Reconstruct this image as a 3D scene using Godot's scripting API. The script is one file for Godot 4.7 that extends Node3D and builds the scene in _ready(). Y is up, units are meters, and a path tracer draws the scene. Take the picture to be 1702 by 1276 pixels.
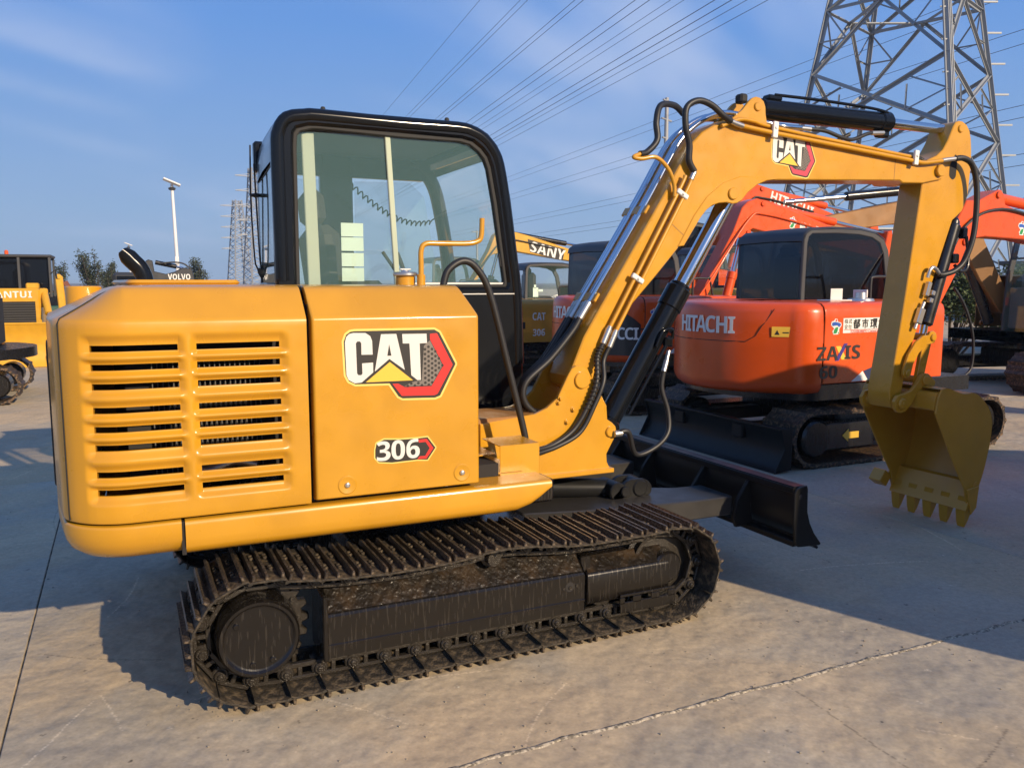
extends Node3D

var M := {}
var rng := RandomNumberGenerator.new()


# ---------------------------------------------------------------- start
func _ready() -> void:
	rng.seed = 7
	setup_view()
	setup_materials()
	build_ground()
	build_main_excavator()
	build_background()


func setup_view() -> void:
	var cam := Camera3D.new()
	cam.name = "camera"
	add_child(cam)
	cam.fov = 49.46
	cam.near = 0.05
	cam.far = 3000.0
	cam.position = Vector3(-1.255, 1.55, 3.975)
	cam.rotation_degrees = Vector3(-6.94, -25.0, 0.0)
	cam.current = true
	var sun := DirectionalLight3D.new()
	sun.name = "sun"
	add_child(sun)
	sun.look_at_from_position(Vector3(0.83, 1.0, 2.2), Vector3.ZERO, Vector3.UP)
	sun.light_energy = SUN_ENERGY
	sun.light_color = Color(1.0, 0.905, 0.77)
	sun.light_angular_distance = 0.5
	sun.shadow_enabled = true
	var we := WorldEnvironment.new()
	we.name = "world_environment"
	var e := Environment.new()
	e.background_mode = Environment.BG_SKY
	e.tonemap_mode = Environment.TONE_MAPPER_LINEAR
	e.tonemap_exposure = EXPOSURE
	e.sdfgi_enabled = true
	e.ssao_enabled = true
	e.ssil_enabled = true
	e.fog_enabled = true
	e.fog_density = 0.0007
	e.fog_light_color = Color(0.66, 0.76, 0.88)
	var sky := Sky.new()
	var ps := PanoramaSkyMaterial.new()
	ps.panorama = sky_texture()
	ps.energy_multiplier = SKY_ENERGY
	sky.sky_material = ps
	e.sky = sky
	e.ambient_light_source = Environment.AMBIENT_SOURCE_SKY
	we.environment = e
	add_child(we)


const SUN_ENERGY := 1.5
const SKY_ENERGY := 0.82
const EXPOSURE := 1.36


func sky_texture() -> ImageTexture:
	var w := 1024
	var h := 512
	var img := Image.create(w, h, false, Image.FORMAT_RGB8)
	var n1 := FastNoiseLite.new()
	n1.seed = 11
	n1.frequency = 1.0
	n1.fractal_octaves = 5
	var n2 := FastNoiseLite.new()
	n2.seed = 12
	n2.frequency = 1.0
	n2.fractal_octaves = 3
	var top := Color(0.075, 0.19, 0.50)
	var mid := Color(0.132, 0.30, 0.68)
	var low := Color(0.34, 0.475, 0.62)
	var ground := Color(0.33, 0.31, 0.28)
	for j in h:
		var el := PI * 0.5 - PI * (j + 0.5) / h
		var s := sin(el)
		var base: Color
		if s < 0.0:
			base = low.lerp(ground, clampf(-s * 12.0, 0.0, 1.0))
		elif s < 0.28:
			base = low.lerp(mid, pow(s / 0.28, 0.8))
		else:
			base = mid.lerp(top, clampf((s - 0.28) / 0.5, 0.0, 1.0))
		for i in w:
			var c := base
			if s > 0.03:
				var az := TAU * (i + 0.5) / w
				var d := Vector3(sin(az) * cos(el), s, -cos(az) * cos(el))
				var q := Vector2(d.x, d.z) / (s + 0.12)
				# thin streaks of high cloud, drawn out along one wind direction
				var u := q.rotated(0.55)
				var a := n1.get_noise_3d(u.x * 0.55, u.y * 2.1, 0.0)
				var b := n2.get_noise_3d(u.x * 0.3 + 7.0, u.y * 0.3, 3.0)
				var k := clampf((a + 0.22) * 1.5, 0.0, 1.0) * clampf((b + 0.12) * 2.2, 0.0, 1.0)
				c = base.lerp(Color(0.50, 0.58, 0.78), 0.58 * k)
			img.set_pixel(i, j, c.linear_to_srgb())
	return ImageTexture.create_from_image(img)


# ---------------------------------------------------------------- mesh builder
class MB:
	var v := PackedVector3Array()
	var n := PackedVector3Array()
	var xf := Transform3D.IDENTITY

	func tri(a: Vector3, b: Vector3, c: Vector3, na: Vector3, nb: Vector3, nc: Vector3) -> void:
		a = xf * a
		b = xf * b
		c = xf * c
		na = (xf.basis * na).normalized()
		nb = (xf.basis * nb).normalized()
		nc = (xf.basis * nc).normalized()
		if (b - a).cross(c - a).dot(na + nb + nc) > 0.0:
			var t := b
			b = c
			c = t
			t = nb
			nb = nc
			nc = t
		v.append(a)
		v.append(b)
		v.append(c)
		n.append(na)
		n.append(nb)
		n.append(nc)

	func quad(a: Vector3, b: Vector3, c: Vector3, d: Vector3, nn: Vector3) -> void:
		tri(a, b, c, nn, nn, nn)
		tri(a, c, d, nn, nn, nn)

	func quad4(a: Vector3, b: Vector3, c: Vector3, d: Vector3, na: Vector3, nb: Vector3, nc: Vector3, nd: Vector3) -> void:
		tri(a, b, c, na, nb, nc)
		tri(a, c, d, na, nc, nd)

	# box with chamfered edges; c centre, s full size
	func box(c: Vector3, s: Vector3, bev := 0.0, b := Basis.IDENTITY) -> MB:
		var keep := xf
		xf = xf * Transform3D(b, c)
		var h := s * 0.5
		bev = minf(bev, minf(h.x, minf(h.y, h.z)) * 0.9)
		var ax := [Vector3.RIGHT, Vector3.UP, Vector3.BACK]
		for i in 3:
			var u: Vector3 = ax[(i + 1) % 3]
			var w: Vector3 = ax[(i + 2) % 3]
			var hu: float = h[(i + 1) % 3] - bev
			var hw: float = h[(i + 2) % 3] - bev
			for sg in [-1.0, 1.0]:
				var nn: Vector3 = ax[i] * sg
				var o: Vector3 = nn * h[i]
				quad(o - u * hu - w * hw, o + u * hu - w * hw, o + u * hu + w * hw, o - u * hu + w * hw, nn)
			if bev > 0.0:
				# edges along axis i
				for su in [-1.0, 1.0]:
					for sw in [-1.0, 1.0]:
						var e1: Vector3 = u * su * h[(i + 1) % 3] + w * sw * hw
						var e2: Vector3 = u * su * hu + w * sw * h[(i + 2) % 3]
						var l: Vector3 = ax[i] * (h[i] - bev)
						quad(e1 - l, e1 + l, e2 + l, e2 - l, (u * su + w * sw).normalized())
		if bev > 0.0:
			for sx in [-1.0, 1.0]:
				for sy in [-1.0, 1.0]:
					for sz in [-1.0, 1.0]:
						var q := Vector3(sx, sy, sz)
						var p := h * q
						var k := (h - Vector3.ONE * bev) * q
						tri(Vector3(p.x, k.y, k.z), Vector3(k.x, p.y, k.z), Vector3(k.x, k.y, p.z), q.normalized(), q.normalized(), q.normalized())
		xf = keep
		return self

	static func clean(p: PackedVector2Array) -> PackedVector2Array:
		var q := PackedVector2Array()
		for i in p.size():
			if q.is_empty() or q[q.size() - 1].distance_to(p[i]) > 1e-5:
				q.append(p[i])
		if q.size() > 2 and q[0].distance_to(q[q.size() - 1]) < 1e-5:
			q.remove_at(q.size() - 1)
		var ar := 0.0
		for i in q.size():
			var a := q[i]
			var b := q[(i + 1) % q.size()]
			ar += a.x * b.y - b.x * a.y
		if ar < 0.0:
			q.reverse()
		return q

	static func inset(p: PackedVector2Array, d: float) -> PackedVector2Array:
		var q := PackedVector2Array()
		var k := p.size()
		for i in k:
			var e0 := (p[i] - p[(i + k - 1) % k]).normalized()
			var e1 := (p[(i + 1) % k] - p[i]).normalized()
			var n0 := Vector2(-e0.y, e0.x)
			var n1 := Vector2(-e1.y, e1.x)
			var m := n0 + n1
			var l := m.length_squared()
			q.append(p[i] + (m * (2.0 * d / maxf(l, 0.7)) if l > 1e-6 else n0 * d))
		return q

	# polygon in the XY plane, pulled out from z0 to z1
	func prism(poly: PackedVector2Array, z0: float, z1: float, bev := 0.0, smooth_deg := 38.0) -> MB:
		var p := clean(poly)
		var k := p.size()
		var q := inset(p, bev) if bev > 0.0 else p
		var idx := Geometry2D.triangulate_polygon(q)
		if idx.is_empty() and bev > 0.0:
			q = p
			idx = Geometry2D.triangulate_polygon(p)
		for t in range(0, idx.size(), 3):
			for sg in [0, 1]:
				var z := z1 if sg else z0
				var nn := Vector3(0, 0, 1 if sg else -1)
				var a := q[idx[t]]
				var b := q[idx[t + 1]]
				var c := q[idx[t + 2]]
				tri(Vector3(a.x, a.y, z), Vector3(b.x, b.y, z), Vector3(c.x, c.y, z), nn, nn, nn)
		var en := []
		for i in k:
			var e := (p[(i + 1) % k] - p[i]).normalized()
			en.append(Vector3(e.y, -e.x, 0))
		var lim := cos(deg_to_rad(smooth_deg))
		for i in k:
			var j := (i + 1) % k
			var e: Vector3 = en[i]
			var ep: Vector3 = en[(i + k - 1) % k]
			var ex: Vector3 = en[j]
			var na := (e + ep).normalized() if e.dot(ep) > lim else e
			var nb := (e + ex).normalized() if e.dot(ex) > lim else e
			var a := p[i]
			var b := p[j]
			quad4(Vector3(a.x, a.y, z0 + bev), Vector3(b.x, b.y, z0 + bev), Vector3(b.x, b.y, z1 - bev), Vector3(a.x, a.y, z1 - bev), na, nb, nb, na)
			if bev > 0.0:
				var c := q[i]
				var d := q[j]
				for sg in [0, 1]:
					var ze := z1 - bev if sg else z0 + bev
					var zc := z1 if sg else z0
					var f := Vector3(0, 0, 1 if sg else -1)
					quad4(Vector3(a.x, a.y, ze), Vector3(b.x, b.y, ze), Vector3(d.x, d.y, zc), Vector3(c.x, c.y, zc), (na + f).normalized(), (nb + f).normalized(), (nb + f).normalized(), (na + f).normalized())
		return self

	# plate with one opening; both outlines hold the same number of points, in the same order
	func ring(o: PackedVector2Array, h: PackedVector2Array, z0: float, z1: float, bev := 0.0) -> MB:
		var k := o.size()
		var o2 := clean(o)
		var h2 := clean(h)
		var oi := inset(o2, bev)
		var hi := inset(h2, -bev)
		for i in k:
			var j := (i + 1) % k
			for sg in [0, 1]:
				var z := z1 if sg else z0
				var ze := z1 - bev if sg else z0 + bev
				var f := Vector3(0, 0, 1 if sg else -1)
				quad(V3(oi[i], z), V3(oi[j], z), V3(hi[j], z), V3(hi[i], z), f)
				if bev > 0.0:
					var eo := (o2[j] - o2[i]).normalized()
					var no := Vector3(eo.y, -eo.x, 0)
					quad(V3(o2[i], ze), V3(o2[j], ze), V3(oi[j], z), V3(oi[i], z), (no + f).normalized())
					var eh := (h2[j] - h2[i]).normalized()
					var nh := Vector3(-eh.y, eh.x, 0)
					quad(V3(h2[i], ze), V3(h2[j], ze), V3(hi[j], z), V3(hi[i], z), (nh + f).normalized())
			var e := (o2[j] - o2[i]).normalized()
			quad(V3(o2[i], z0 + bev), V3(o2[j], z0 + bev), V3(o2[j], z1 - bev), V3(o2[i], z1 - bev), Vector3(e.y, -e.x, 0))
			var g := (h2[j] - h2[i]).normalized()
			quad(V3(h2[i], z0 + bev), V3(h2[j], z0 + bev), V3(h2[j], z1 - bev), V3(h2[i], z1 - bev), Vector3(-g.y, g.x, 0))
		return self

	static func V3(p: Vector2, z: float) -> Vector3:
		return Vector3(p.x, p.y, z)

	# tube along points; r one radius or one for each point
	func tube(pts: Array, r, seg := 10, caps := true) -> MB:
		var k := pts.size()
		var rings := []
		var norms := []
		var t0: Vector3 = (pts[1] - pts[0]).normalized()
		var up := Vector3.UP if absf(t0.y) < 0.9 else Vector3.RIGHT
		var a := t0.cross(up).normalized()
		for i in k:
			var t: Vector3
			if i == 0:
				t = t0
			elif i == k - 1:
				t = (pts[i] - pts[i - 1]).normalized()
			else:
				t = (pts[i + 1] - pts[i - 1]).normalized()
			a = (a - t * a.dot(t)).normalized()
			var b := t.cross(a)
			var rr: float = r[i] if r is Array else r
			var ring := []
			var nr := []
			for j in seg:
				var an := TAU * j / seg
				var d := a * cos(an) + b * sin(an)
				ring.append(pts[i] + d * rr)
				nr.append(d)
			rings.append(ring)
			norms.append(nr)
		for i in k - 1:
			for j in seg:
				var m := (j + 1) % seg
				quad4(rings[i][j], rings[i][m], rings[i + 1][m], rings[i + 1][j], norms[i][j], norms[i][m], norms[i + 1][m], norms[i + 1][j])
		if caps:
			for e in [0, k - 1]:
				var nn: Vector3 = -t0 if e == 0 else (pts[k - 1] - pts[k - 2]).normalized()
				for j in seg:
					tri(pts[e], rings[e][j], rings[e][(j + 1) % seg], nn, nn, nn)
		return self

	# solid of revolution; prof = [radius, height along axis] pairs
	func lathe(prof: Array, origin: Vector3, axis: Vector3, seg := 24) -> MB:
		axis = axis.normalized()
		var up := Vector3.UP if absf(axis.y) < 0.9 else Vector3.RIGHT
		var a := axis.cross(up).normalized()
		var b := axis.cross(a)
		for i in prof.size() - 1:
			var r0: float = prof[i][0]
			var h0: float = prof[i][1]
			var r1: float = prof[i + 1][0]
			var h1: float = prof[i + 1][1]
			var sl := Vector2(h1 - h0, r0 - r1).normalized()
			for j in seg:
				var t0 := TAU * j / seg
				var t1 := TAU * (j + 1) / seg
				var d0 := a * cos(t0) + b * sin(t0)
				var d1 := a * cos(t1) + b * sin(t1)
				var n0 := d0 * sl.x + axis * sl.y
				var n1 := d1 * sl.x + axis * sl.y
				var p00 := origin + axis * h0 + d0 * r0
				var p01 := origin + axis * h0 + d1 * r0
				var p10 := origin + axis * h1 + d0 * r1
				var p11 := origin + axis * h1 + d1 * r1
				if r0 > 1e-6:
					tri(p00, p01, p11, n0, n1, n1)
				if r1 > 1e-6:
					tri(p00, p11, p10, n0, n1, n0)
		return self

	# cylinder between two points with chamfered ends
	func cyl(p0: Vector3, p1: Vector3, r: float, seg := 20, ch := 0.004) -> MB:
		var l := p0.distance_to(p1)
		ch = minf(ch, minf(r, l) * 0.4)
		return lathe([[0.0, 0.0], [r - ch, 0.0], [r, ch], [r, l - ch], [r - ch, l], [0.0, l]], p0, p1 - p0, seg)

	# smooth sheet through a grid of points, outward from centre c; skip = {Vector2i: true} leaves cells open
	func grid(g: Array, c: Vector3, skip := {}, closed := false) -> MB:
		var rows := g.size()
		var cols: int = g[0].size()
		var nm := []
		for i in rows:
			var r := PackedVector3Array()
			for j in cols:
				var i0 := maxi(i - 1, 0)
				var i1 := mini(i + 1, rows - 1)
				var j0 := (j + cols - 1) % cols if closed else maxi(j - 1, 0)
				var j1 := (j + 1) % cols if closed else mini(j + 1, cols - 1)
				var du: Vector3 = g[i1][j] - g[i0][j]
				var dv: Vector3 = g[i][j1] - g[i][j0]
				var q := du.cross(dv)
				if q.length_squared() < 1e-16:
					q = Vector3.UP
				q = q.normalized()
				if q.dot(g[i][j] - c) < 0.0:
					q = -q
				r.append(q)
			nm.append(r)
		for i in rows - 1:
			for j in (cols if closed else cols - 1):
				if skip.has(Vector2i(i, j)):
					continue
				var m := (j + 1) % cols
				quad4(g[i][j], g[i][m], g[i + 1][m], g[i + 1][j], nm[i][j], nm[i][m], nm[i + 1][m], nm[i + 1][j])
		return self

	func mesh() -> ArrayMesh:
		var arr := []
		arr.resize(Mesh.ARRAY_MAX)
		arr[Mesh.ARRAY_VERTEX] = v
		arr[Mesh.ARRAY_NORMAL] = n
		var am := ArrayMesh.new()
		am.add_surface_from_arrays(Mesh.PRIMITIVE_TRIANGLES, arr)
		return am


func mb(t := Transform3D.IDENTITY) -> MB:
	var b := MB.new()
	b.xf = t
	return b


func part(called: String, b, mat: Material, parent: Node) -> MeshInstance3D:
	var o := MeshInstance3D.new()
	o.name = called
	o.mesh = b.mesh() if b is MB else b
	o.material_override = mat
	parent.add_child(o, true)
	return o


var used := {}


func numbered(called: String) -> String:
	var k: int = used.get(called, 0)
	used[called] = k + 1
	return called if k == 0 else "%s_%03d" % [called, k]


func tag(o: Node, label: String, category: String, group := "") -> void:
	o.set_meta("label", label)
	o.set_meta("category", category)
	if group != "":
		o.set_meta("group", group)


func thing(called: String, label: String, category: String, at := Vector3.ZERO, turn := 0.0, group := "") -> Node3D:
	var o := Node3D.new()
	o.name = numbered(called)
	add_child(o)
	o.position = at
	o.rotation.y = turn
	tag(o, label, category, group)
	return o


func structure(o: Node) -> void:
	o.set_meta("kind", "structure")


func P(a: Array) -> PackedVector2Array:
	var q := PackedVector2Array()
	for i in range(0, a.size(), 2):
		q.append(Vector2(a[i], a[i + 1]))
	return q


func moved(p: PackedVector2Array, d: Vector2, s := 1.0) -> PackedVector2Array:
	var q := PackedVector2Array()
	for a in p:
		q.append(a * s + d)
	return q


# smooth curve through points
func spline(pts: Array, sub := 8) -> Array:
	var o := []
	var k := pts.size()
	for i in k - 1:
		var p0 = pts[maxi(i - 1, 0)]
		var p1 = pts[i]
		var p2 = pts[i + 1]
		var p3 = pts[mini(i + 2, k - 1)]
		for j in sub:
			var t := float(j) / sub
			o.append(0.5 * (2.0 * p1 + (p2 - p0) * t + (2.0 * p0 - 5.0 * p1 + 4.0 * p2 - p3) * t * t + (3.0 * p1 - p0 - 3.0 * p2 + p3) * t * t * t))
	o.append(pts[k - 1])
	return o


func xy(a: Array, z: float) -> Array:
	var o := []
	for i in range(0, a.size(), 2):
		o.append(Vector3(a[i], a[i + 1], z))
	return o


# corners of a polygon rounded with radius r
func rounded(p: PackedVector2Array, r: float, seg := 5) -> PackedVector2Array:
	var q := PackedVector2Array()
	var k := p.size()
	for i in k:
		var a := p[(i + k - 1) % k]
		var b := p[i]
		var c := p[(i + 1) % k]
		var d0 := (a - b)
		var d1 := (c - b)
		var m := minf(r, 0.45 * minf(d0.length(), d1.length()))
		var s := b + d0.normalized() * m
		var e := b + d1.normalized() * m
		for j in seg + 1:
			var t := float(j) / seg
			q.append(s * (1 - t) * (1 - t) + b * 2.0 * t * (1 - t) + e * t * t)
	return q


func disc(c: Vector2, r: float, seg := 24) -> PackedVector2Array:
	var q := PackedVector2Array()
	for i in seg:
		q.append(c + Vector2(cos(TAU * i / seg), sin(TAU * i / seg)) * r)
	return q


func lettering(called: String, words: String, height: float, at: Vector3, b: Basis, mat: Material, parent: Node, stretch := 1.0, bold := true, mono := false) -> MeshInstance3D:
	var t := TextMesh.new()
	var f := SystemFont.new()
	f.font_names = PackedStringArray(["Droid Sans"])
	f.font_weight = 700 if bold else 400
	t.font = f
	t.text = words
	t.font_size = 64
	t.pixel_size = height / 46.0
	t.depth = 0.002
	t.curve_step = 2.0
	t.horizontal_alignment = HORIZONTAL_ALIGNMENT_CENTER
	t.vertical_alignment = VERTICAL_ALIGNMENT_CENTER
	var o := MeshInstance3D.new()
	o.name = called
	o.mesh = t
	o.material_override = mat
	parent.add_child(o, true)
	o.transform = Transform3D(b * Basis.from_scale(Vector3(stretch, 1, 1)), at)
	return o


# ---------------------------------------------------------------- materials
func lin(r: float, g: float, b: float) -> Color:
	return Color(r, g, b).linear_to_srgb()


func noise_image(size: int, freq: float, sd: int, oct: int, a: Color, b: Color, lo := 0.25, hi := 0.75, cell := false) -> Image:
	var f := FastNoiseLite.new()
	f.seed = sd
	f.frequency = freq
	f.fractal_octaves = oct
	if cell:
		f.noise_type = FastNoiseLite.TYPE_CELLULAR
	var g := f.get_seamless_image(size, size)
	var img := Image.create(size, size, false, Image.FORMAT_RGB8)
	for j in size:
		for i in size:
			var t := smoothstep(lo, hi, g.get_pixel(i, j).r)
			img.set_pixel(i, j, a.lerp(b, t))
	return img


func tex(img: Image) -> ImageTexture:
	img.generate_mipmaps()
	return ImageTexture.create_from_image(img)


func std(c: Color, rough: float, metal := 0.0) -> StandardMaterial3D:
	var m := StandardMaterial3D.new()
	m.albedo_color = c
	m.roughness = rough
	m.metallic = metal
	return m


func triplanar(m: StandardMaterial3D, t: Texture2D, tile: float) -> StandardMaterial3D:
	m.albedo_texture = t
	m.uv1_triplanar = true
	m.uv1_scale = Vector3.ONE / tile
	return m


func paint(c: Color, rough := 0.33, coat := 0.6) -> StandardMaterial3D:
	var m := std(c, rough)
	triplanar(m, M.t_dust, 0.9)
	m.roughness_texture = M.t_rough
	m.roughness_texture_channel = BaseMaterial3D.TEXTURE_CHANNEL_RED
	m.clearcoat_enabled = coat > 0.0
	m.clearcoat = coat
	m.clearcoat_roughness = 0.12
	m.normal_enabled = true
	m.normal_texture = M.t_wave
	m.normal_scale = 0.12
	return m


func setup_materials() -> void:
	M.t_dust = tex(noise_image(256, 0.012, 3, 5, Color(0.968, 0.966, 0.96), Color(1, 1, 1), 0.2, 0.7))
	M.t_rough = tex(noise_image(256, 0.02, 4, 4, Color(0.75, 0.75, 0.75), Color(1, 1, 1), 0.2, 0.8))
	var wv := noise_image(256, 0.01, 9, 3, Color.BLACK, Color.WHITE, 0.0, 1.0)
	wv.bump_map_to_normal_map(2.0)
	M.t_wave = tex(wv)
	M.t_grime = tex(noise_image(512, 0.018, 21, 6, Color(0.17, 0.14, 0.11), Color(0.46, 0.36, 0.26), 0.40, 0.78))
	M.t_mud = tex(noise_image(512, 0.016, 22, 6, Color(0.175, 0.155, 0.125), Color(0.41, 0.355, 0.275), 0.38, 0.86))
	var gr := noise_image(512, 0.05, 23, 5, Color.BLACK, Color.WHITE, 0.2, 0.8)
	gr.bump_map_to_normal_map(5.0)
	M.t_grain = tex(gr)
	M.t_dull = tex(noise_image(256, 0.03, 24, 5, Color(0.55, 0.55, 0.55), Color(1, 1, 1), 0.3, 0.7))
	M.t_streak = tex(noise_image(512, 0.045, 25, 4, Color(0.62, 0.61, 0.60), Color(1, 0.98, 0.94), 0.58, 0.82))
	M.yellow = paint(lin(0.575, 0.28, 0.014), 0.35, 0.4)
	M.orange = paint(lin(0.70, 0.085, 0.006), 0.36, 0.25)
	M.old_yellow = paint(lin(0.54, 0.24, 0.03), 0.5, 0.2)
	M.bright_yellow = paint(lin(0.64, 0.335, 0.016), 0.5, 0.2)
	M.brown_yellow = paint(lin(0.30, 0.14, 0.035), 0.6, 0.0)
	M.gap = std(lin(0.015, 0.013, 0.012), 0.8)
	M.black_paint = paint(lin(0.010, 0.010, 0.011), 0.32, 0.15)
	M.black_gloss = std(lin(0.006, 0.007, 0.009), 0.14)
	M.black_gloss.metallic_specular = 0.42
	M.frame_black = std(lin(0.022, 0.019, 0.016), 0.34)
	triplanar(M.frame_black, M.t_streak, 1.0)
	M.frame_black.uv1_scale = Vector3(2.6, 0.3, 2.6)
	M.frame_black.roughness_texture = M.t_streak
	M.hose = std(lin(0.016, 0.016, 0.017), 0.48)
	M.rubber = std(lin(0.02, 0.02, 0.02), 0.75)
	M.chrome = std(lin(0.75, 0.75, 0.76), 0.1, 1.0)
	M.zinc = std(lin(0.62, 0.61, 0.58), 0.34, 0.9)
	M.galvanised = std(lin(0.27, 0.29, 0.31), 0.55, 0.35)
	M.far_steel = std(lin(0.30, 0.31, 0.32), 0.6, 0.2)
	M.track = std(Color(1, 1, 1), 0.55, 0.25)
	triplanar(M.track, M.t_grime, 0.35)
	M.track.normal_enabled = true
	M.track.normal_texture = M.t_grain
	M.track.normal_scale = 0.5
	M.mud = std(Color(1, 1, 1), 0.7, 0.1)
	triplanar(M.mud, M.t_mud, 0.45)
	M.mud.normal_enabled = true
	M.mud.normal_texture = M.t_grain
	M.mud.normal_scale = 0.4
	M.oily = std(lin(0.032, 0.027, 0.021), 0.26, 0.2)
	triplanar(M.oily, M.t_dust, 0.2)
	M.oily.normal_enabled = true
	M.oily.normal_texture = M.t_grain
	M.oily.normal_scale = 0.35
	M.rust_edge = std(lin(0.34, 0.24, 0.18), 0.5, 0.5)
	M.glass = std(Color(0.55, 0.72, 0.66, 0.085), 0.02)
	M.glass.transparency = BaseMaterial3D.TRANSPARENCY_ALPHA
	M.dark_glass = std(lin(0.006, 0.007, 0.010), 0.04)
	M.dark_glass.metallic_specular = 0.4
	M.tinted = std(Color(0.03, 0.035, 0.05, 0.86), 0.03)
	M.tinted.transparency = BaseMaterial3D.TRANSPARENCY_ALPHA
	M.grouser = std(lin(0.17, 0.13, 0.09), 0.42, 0.35)
	triplanar(M.grouser, M.t_dull, 0.15)
	M.white = std(lin(0.74, 0.74, 0.70), 0.4)
	M.decal_white = std(lin(0.70, 0.69, 0.64), 0.35)
	M.decal_black = std(lin(0.03, 0.027, 0.024), 0.35)
	M.decal_red = std(lin(0.72, 0.03, 0.025), 0.35)
	M.decal_pink = std(lin(0.55, 0.06, 0.09), 0.35)
	M.decal_yellow = std(lin(0.82, 0.50, 0.06), 0.35)
	M.decal_rim = std(lin(0.85, 0.62, 0.16), 0.35)
	M.decal_grey = std(lin(0.19, 0.165, 0.14), 0.4)
	M.decal_blue = std(lin(0.03, 0.10, 0.42), 0.4)
	M.decal_green = std(lin(0.02, 0.26, 0.07), 0.4)
	M.silver = std(lin(0.72, 0.71, 0.68), 0.4)
	M.paper = std(lin(0.60, 0.76, 0.64), 0.8)
	M.green_paint = std(lin(0.02, 0.07, 0.05), 0.5)
	M.rust_paint = std(lin(0.16, 0.05, 0.03), 0.7)
	M.shed = std(lin(0.22, 0.24, 0.26), 0.8)
	M.foam = std(lin(0.44, 0.50, 0.38), 0.8)
	M.seat = std(lin(0.035, 0.036, 0.036), 0.7)
	M.trim = std(lin(0.09, 0.09, 0.085), 0.75)
	M.white_pole = std(lin(0.68, 0.68, 0.68), 0.5)
	M.wire = std(lin(0.05, 0.055, 0.065), 0.6)
	M.bark = std(lin(0.13, 0.10, 0.075), 0.9)
	triplanar(M.bark, M.t_dull, 0.5)
	M.leaf = leaf_mat(0.085, 0.13, 0.032)
	M.leaf_dry = leaf_mat(0.15, 0.155, 0.06)
	M.leaf_dark = leaf_mat(0.075, 0.095, 0.045)


func leaf_mat(r: float, g: float, b: float) -> StandardMaterial3D:
	var m := std(lin(r, g, b), 0.7)
	m.backlight_enabled = true
	m.backlight = lin(r * 0.7, g * 0.8, b * 0.5)
	triplanar(m, M.t_dull, 0.7)
	return m


# ---------------------------------------------------------------- ground
func concrete_image(sd: int, size: int, tone: Color) -> Image:
	var f1 := FastNoiseLite.new()
	f1.seed = sd
	f1.frequency = 4.0 / size
	f1.fractal_octaves = 6
	f1.fractal_gain = 0.6
	var f2 := FastNoiseLite.new()
	f2.seed = sd + 1
	f2.frequency = 150.0 / size
	f2.fractal_octaves = 4
	f2.fractal_gain = 0.7
	var f3 := FastNoiseLite.new()
	f3.seed = sd + 2
	f3.frequency = 9.0 / size
	f3.fractal_octaves = 5
	f3.domain_warp_enabled = true
	f3.domain_warp_amplitude = 40.0
	var a := f1.get_seamless_image(size, size)
	var b := f2.get_seamless_image(size, size)
	var c := f3.get_seamless_image(size, size)
	var img := Image.create(size, size, false, Image.FORMAT_RGB8)
	var grey := Color(tone.r * 0.965, tone.g * 0.97, tone.b * 0.985)
	var warm := Color(tone.r * 1.03, tone.g * 1.0, tone.b * 0.96)
	var r0 := RandomNumberGenerator.new()
	r0.seed = sd + 9
	for j in size:
		for i in size:
			var u := a.get_pixel(i, j).r
			var w := b.get_pixel(i, j).r
			var s := c.get_pixel(i, j).r
			var q := grey.lerp(warm, smoothstep(0.32, 0.66, u))
			var k := 0.93 + 0.13 * w + r0.randf_range(-0.035, 0.035)
			k *= 1.0 - 0.045 * smoothstep(0.6, 0.78, s) + 0.035 * smoothstep(0.40, 0.25, s)
			img.set_pixel(i, j, Color(q.r * k, q.g * k, q.b * k))
	var r := RandomNumberGenerator.new()
	r.seed = sd
	# scuffs and scratches left by tracks
	for n in 70:
		var p := Vector2(r.randf() * size, r.randf() * size)
		var d := Vector2.from_angle(r.randf() * TAU)
		var bend := r.randf_range(-0.006, 0.006)
		var l := r.randi_range(size / 40, size / 7)
		var up := r.randf_range(0.06, 0.24) * (1.0 if r.randf() < 0.6 else -1.0)
		for t in l:
			p += d
			d = d.rotated(bend + r.randf_range(-0.02, 0.02))
			var x := posmod(int(p.x), size)
			var y := posmod(int(p.y), size)
			if r.randf() < 0.8:
				var o := img.get_pixel(x, y)
				img.set_pixel(x, y, Color(o.r * (1 + up), o.g * (1 + up), o.b * (1 + up)))
	# pits and crumbs
	for n in 700:
		var x := r.randi() % size
		var y := r.randi() % size
		var k := r.randf_range(0.5, 0.85) if r.randf() < 0.7 else r.randf_range(1.1, 1.25)
		for m in r.randi_range(1, 4):
			var xx := posmod(x + r.randi_range(-1, 1), size)
			var yy := posmod(y + r.randi_range(-1, 1), size)
			var o := img.get_pixel(xx, yy)
			img.set_pixel(xx, yy, Color(o.r * k, o.g * k, o.b * k))
	return img


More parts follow.
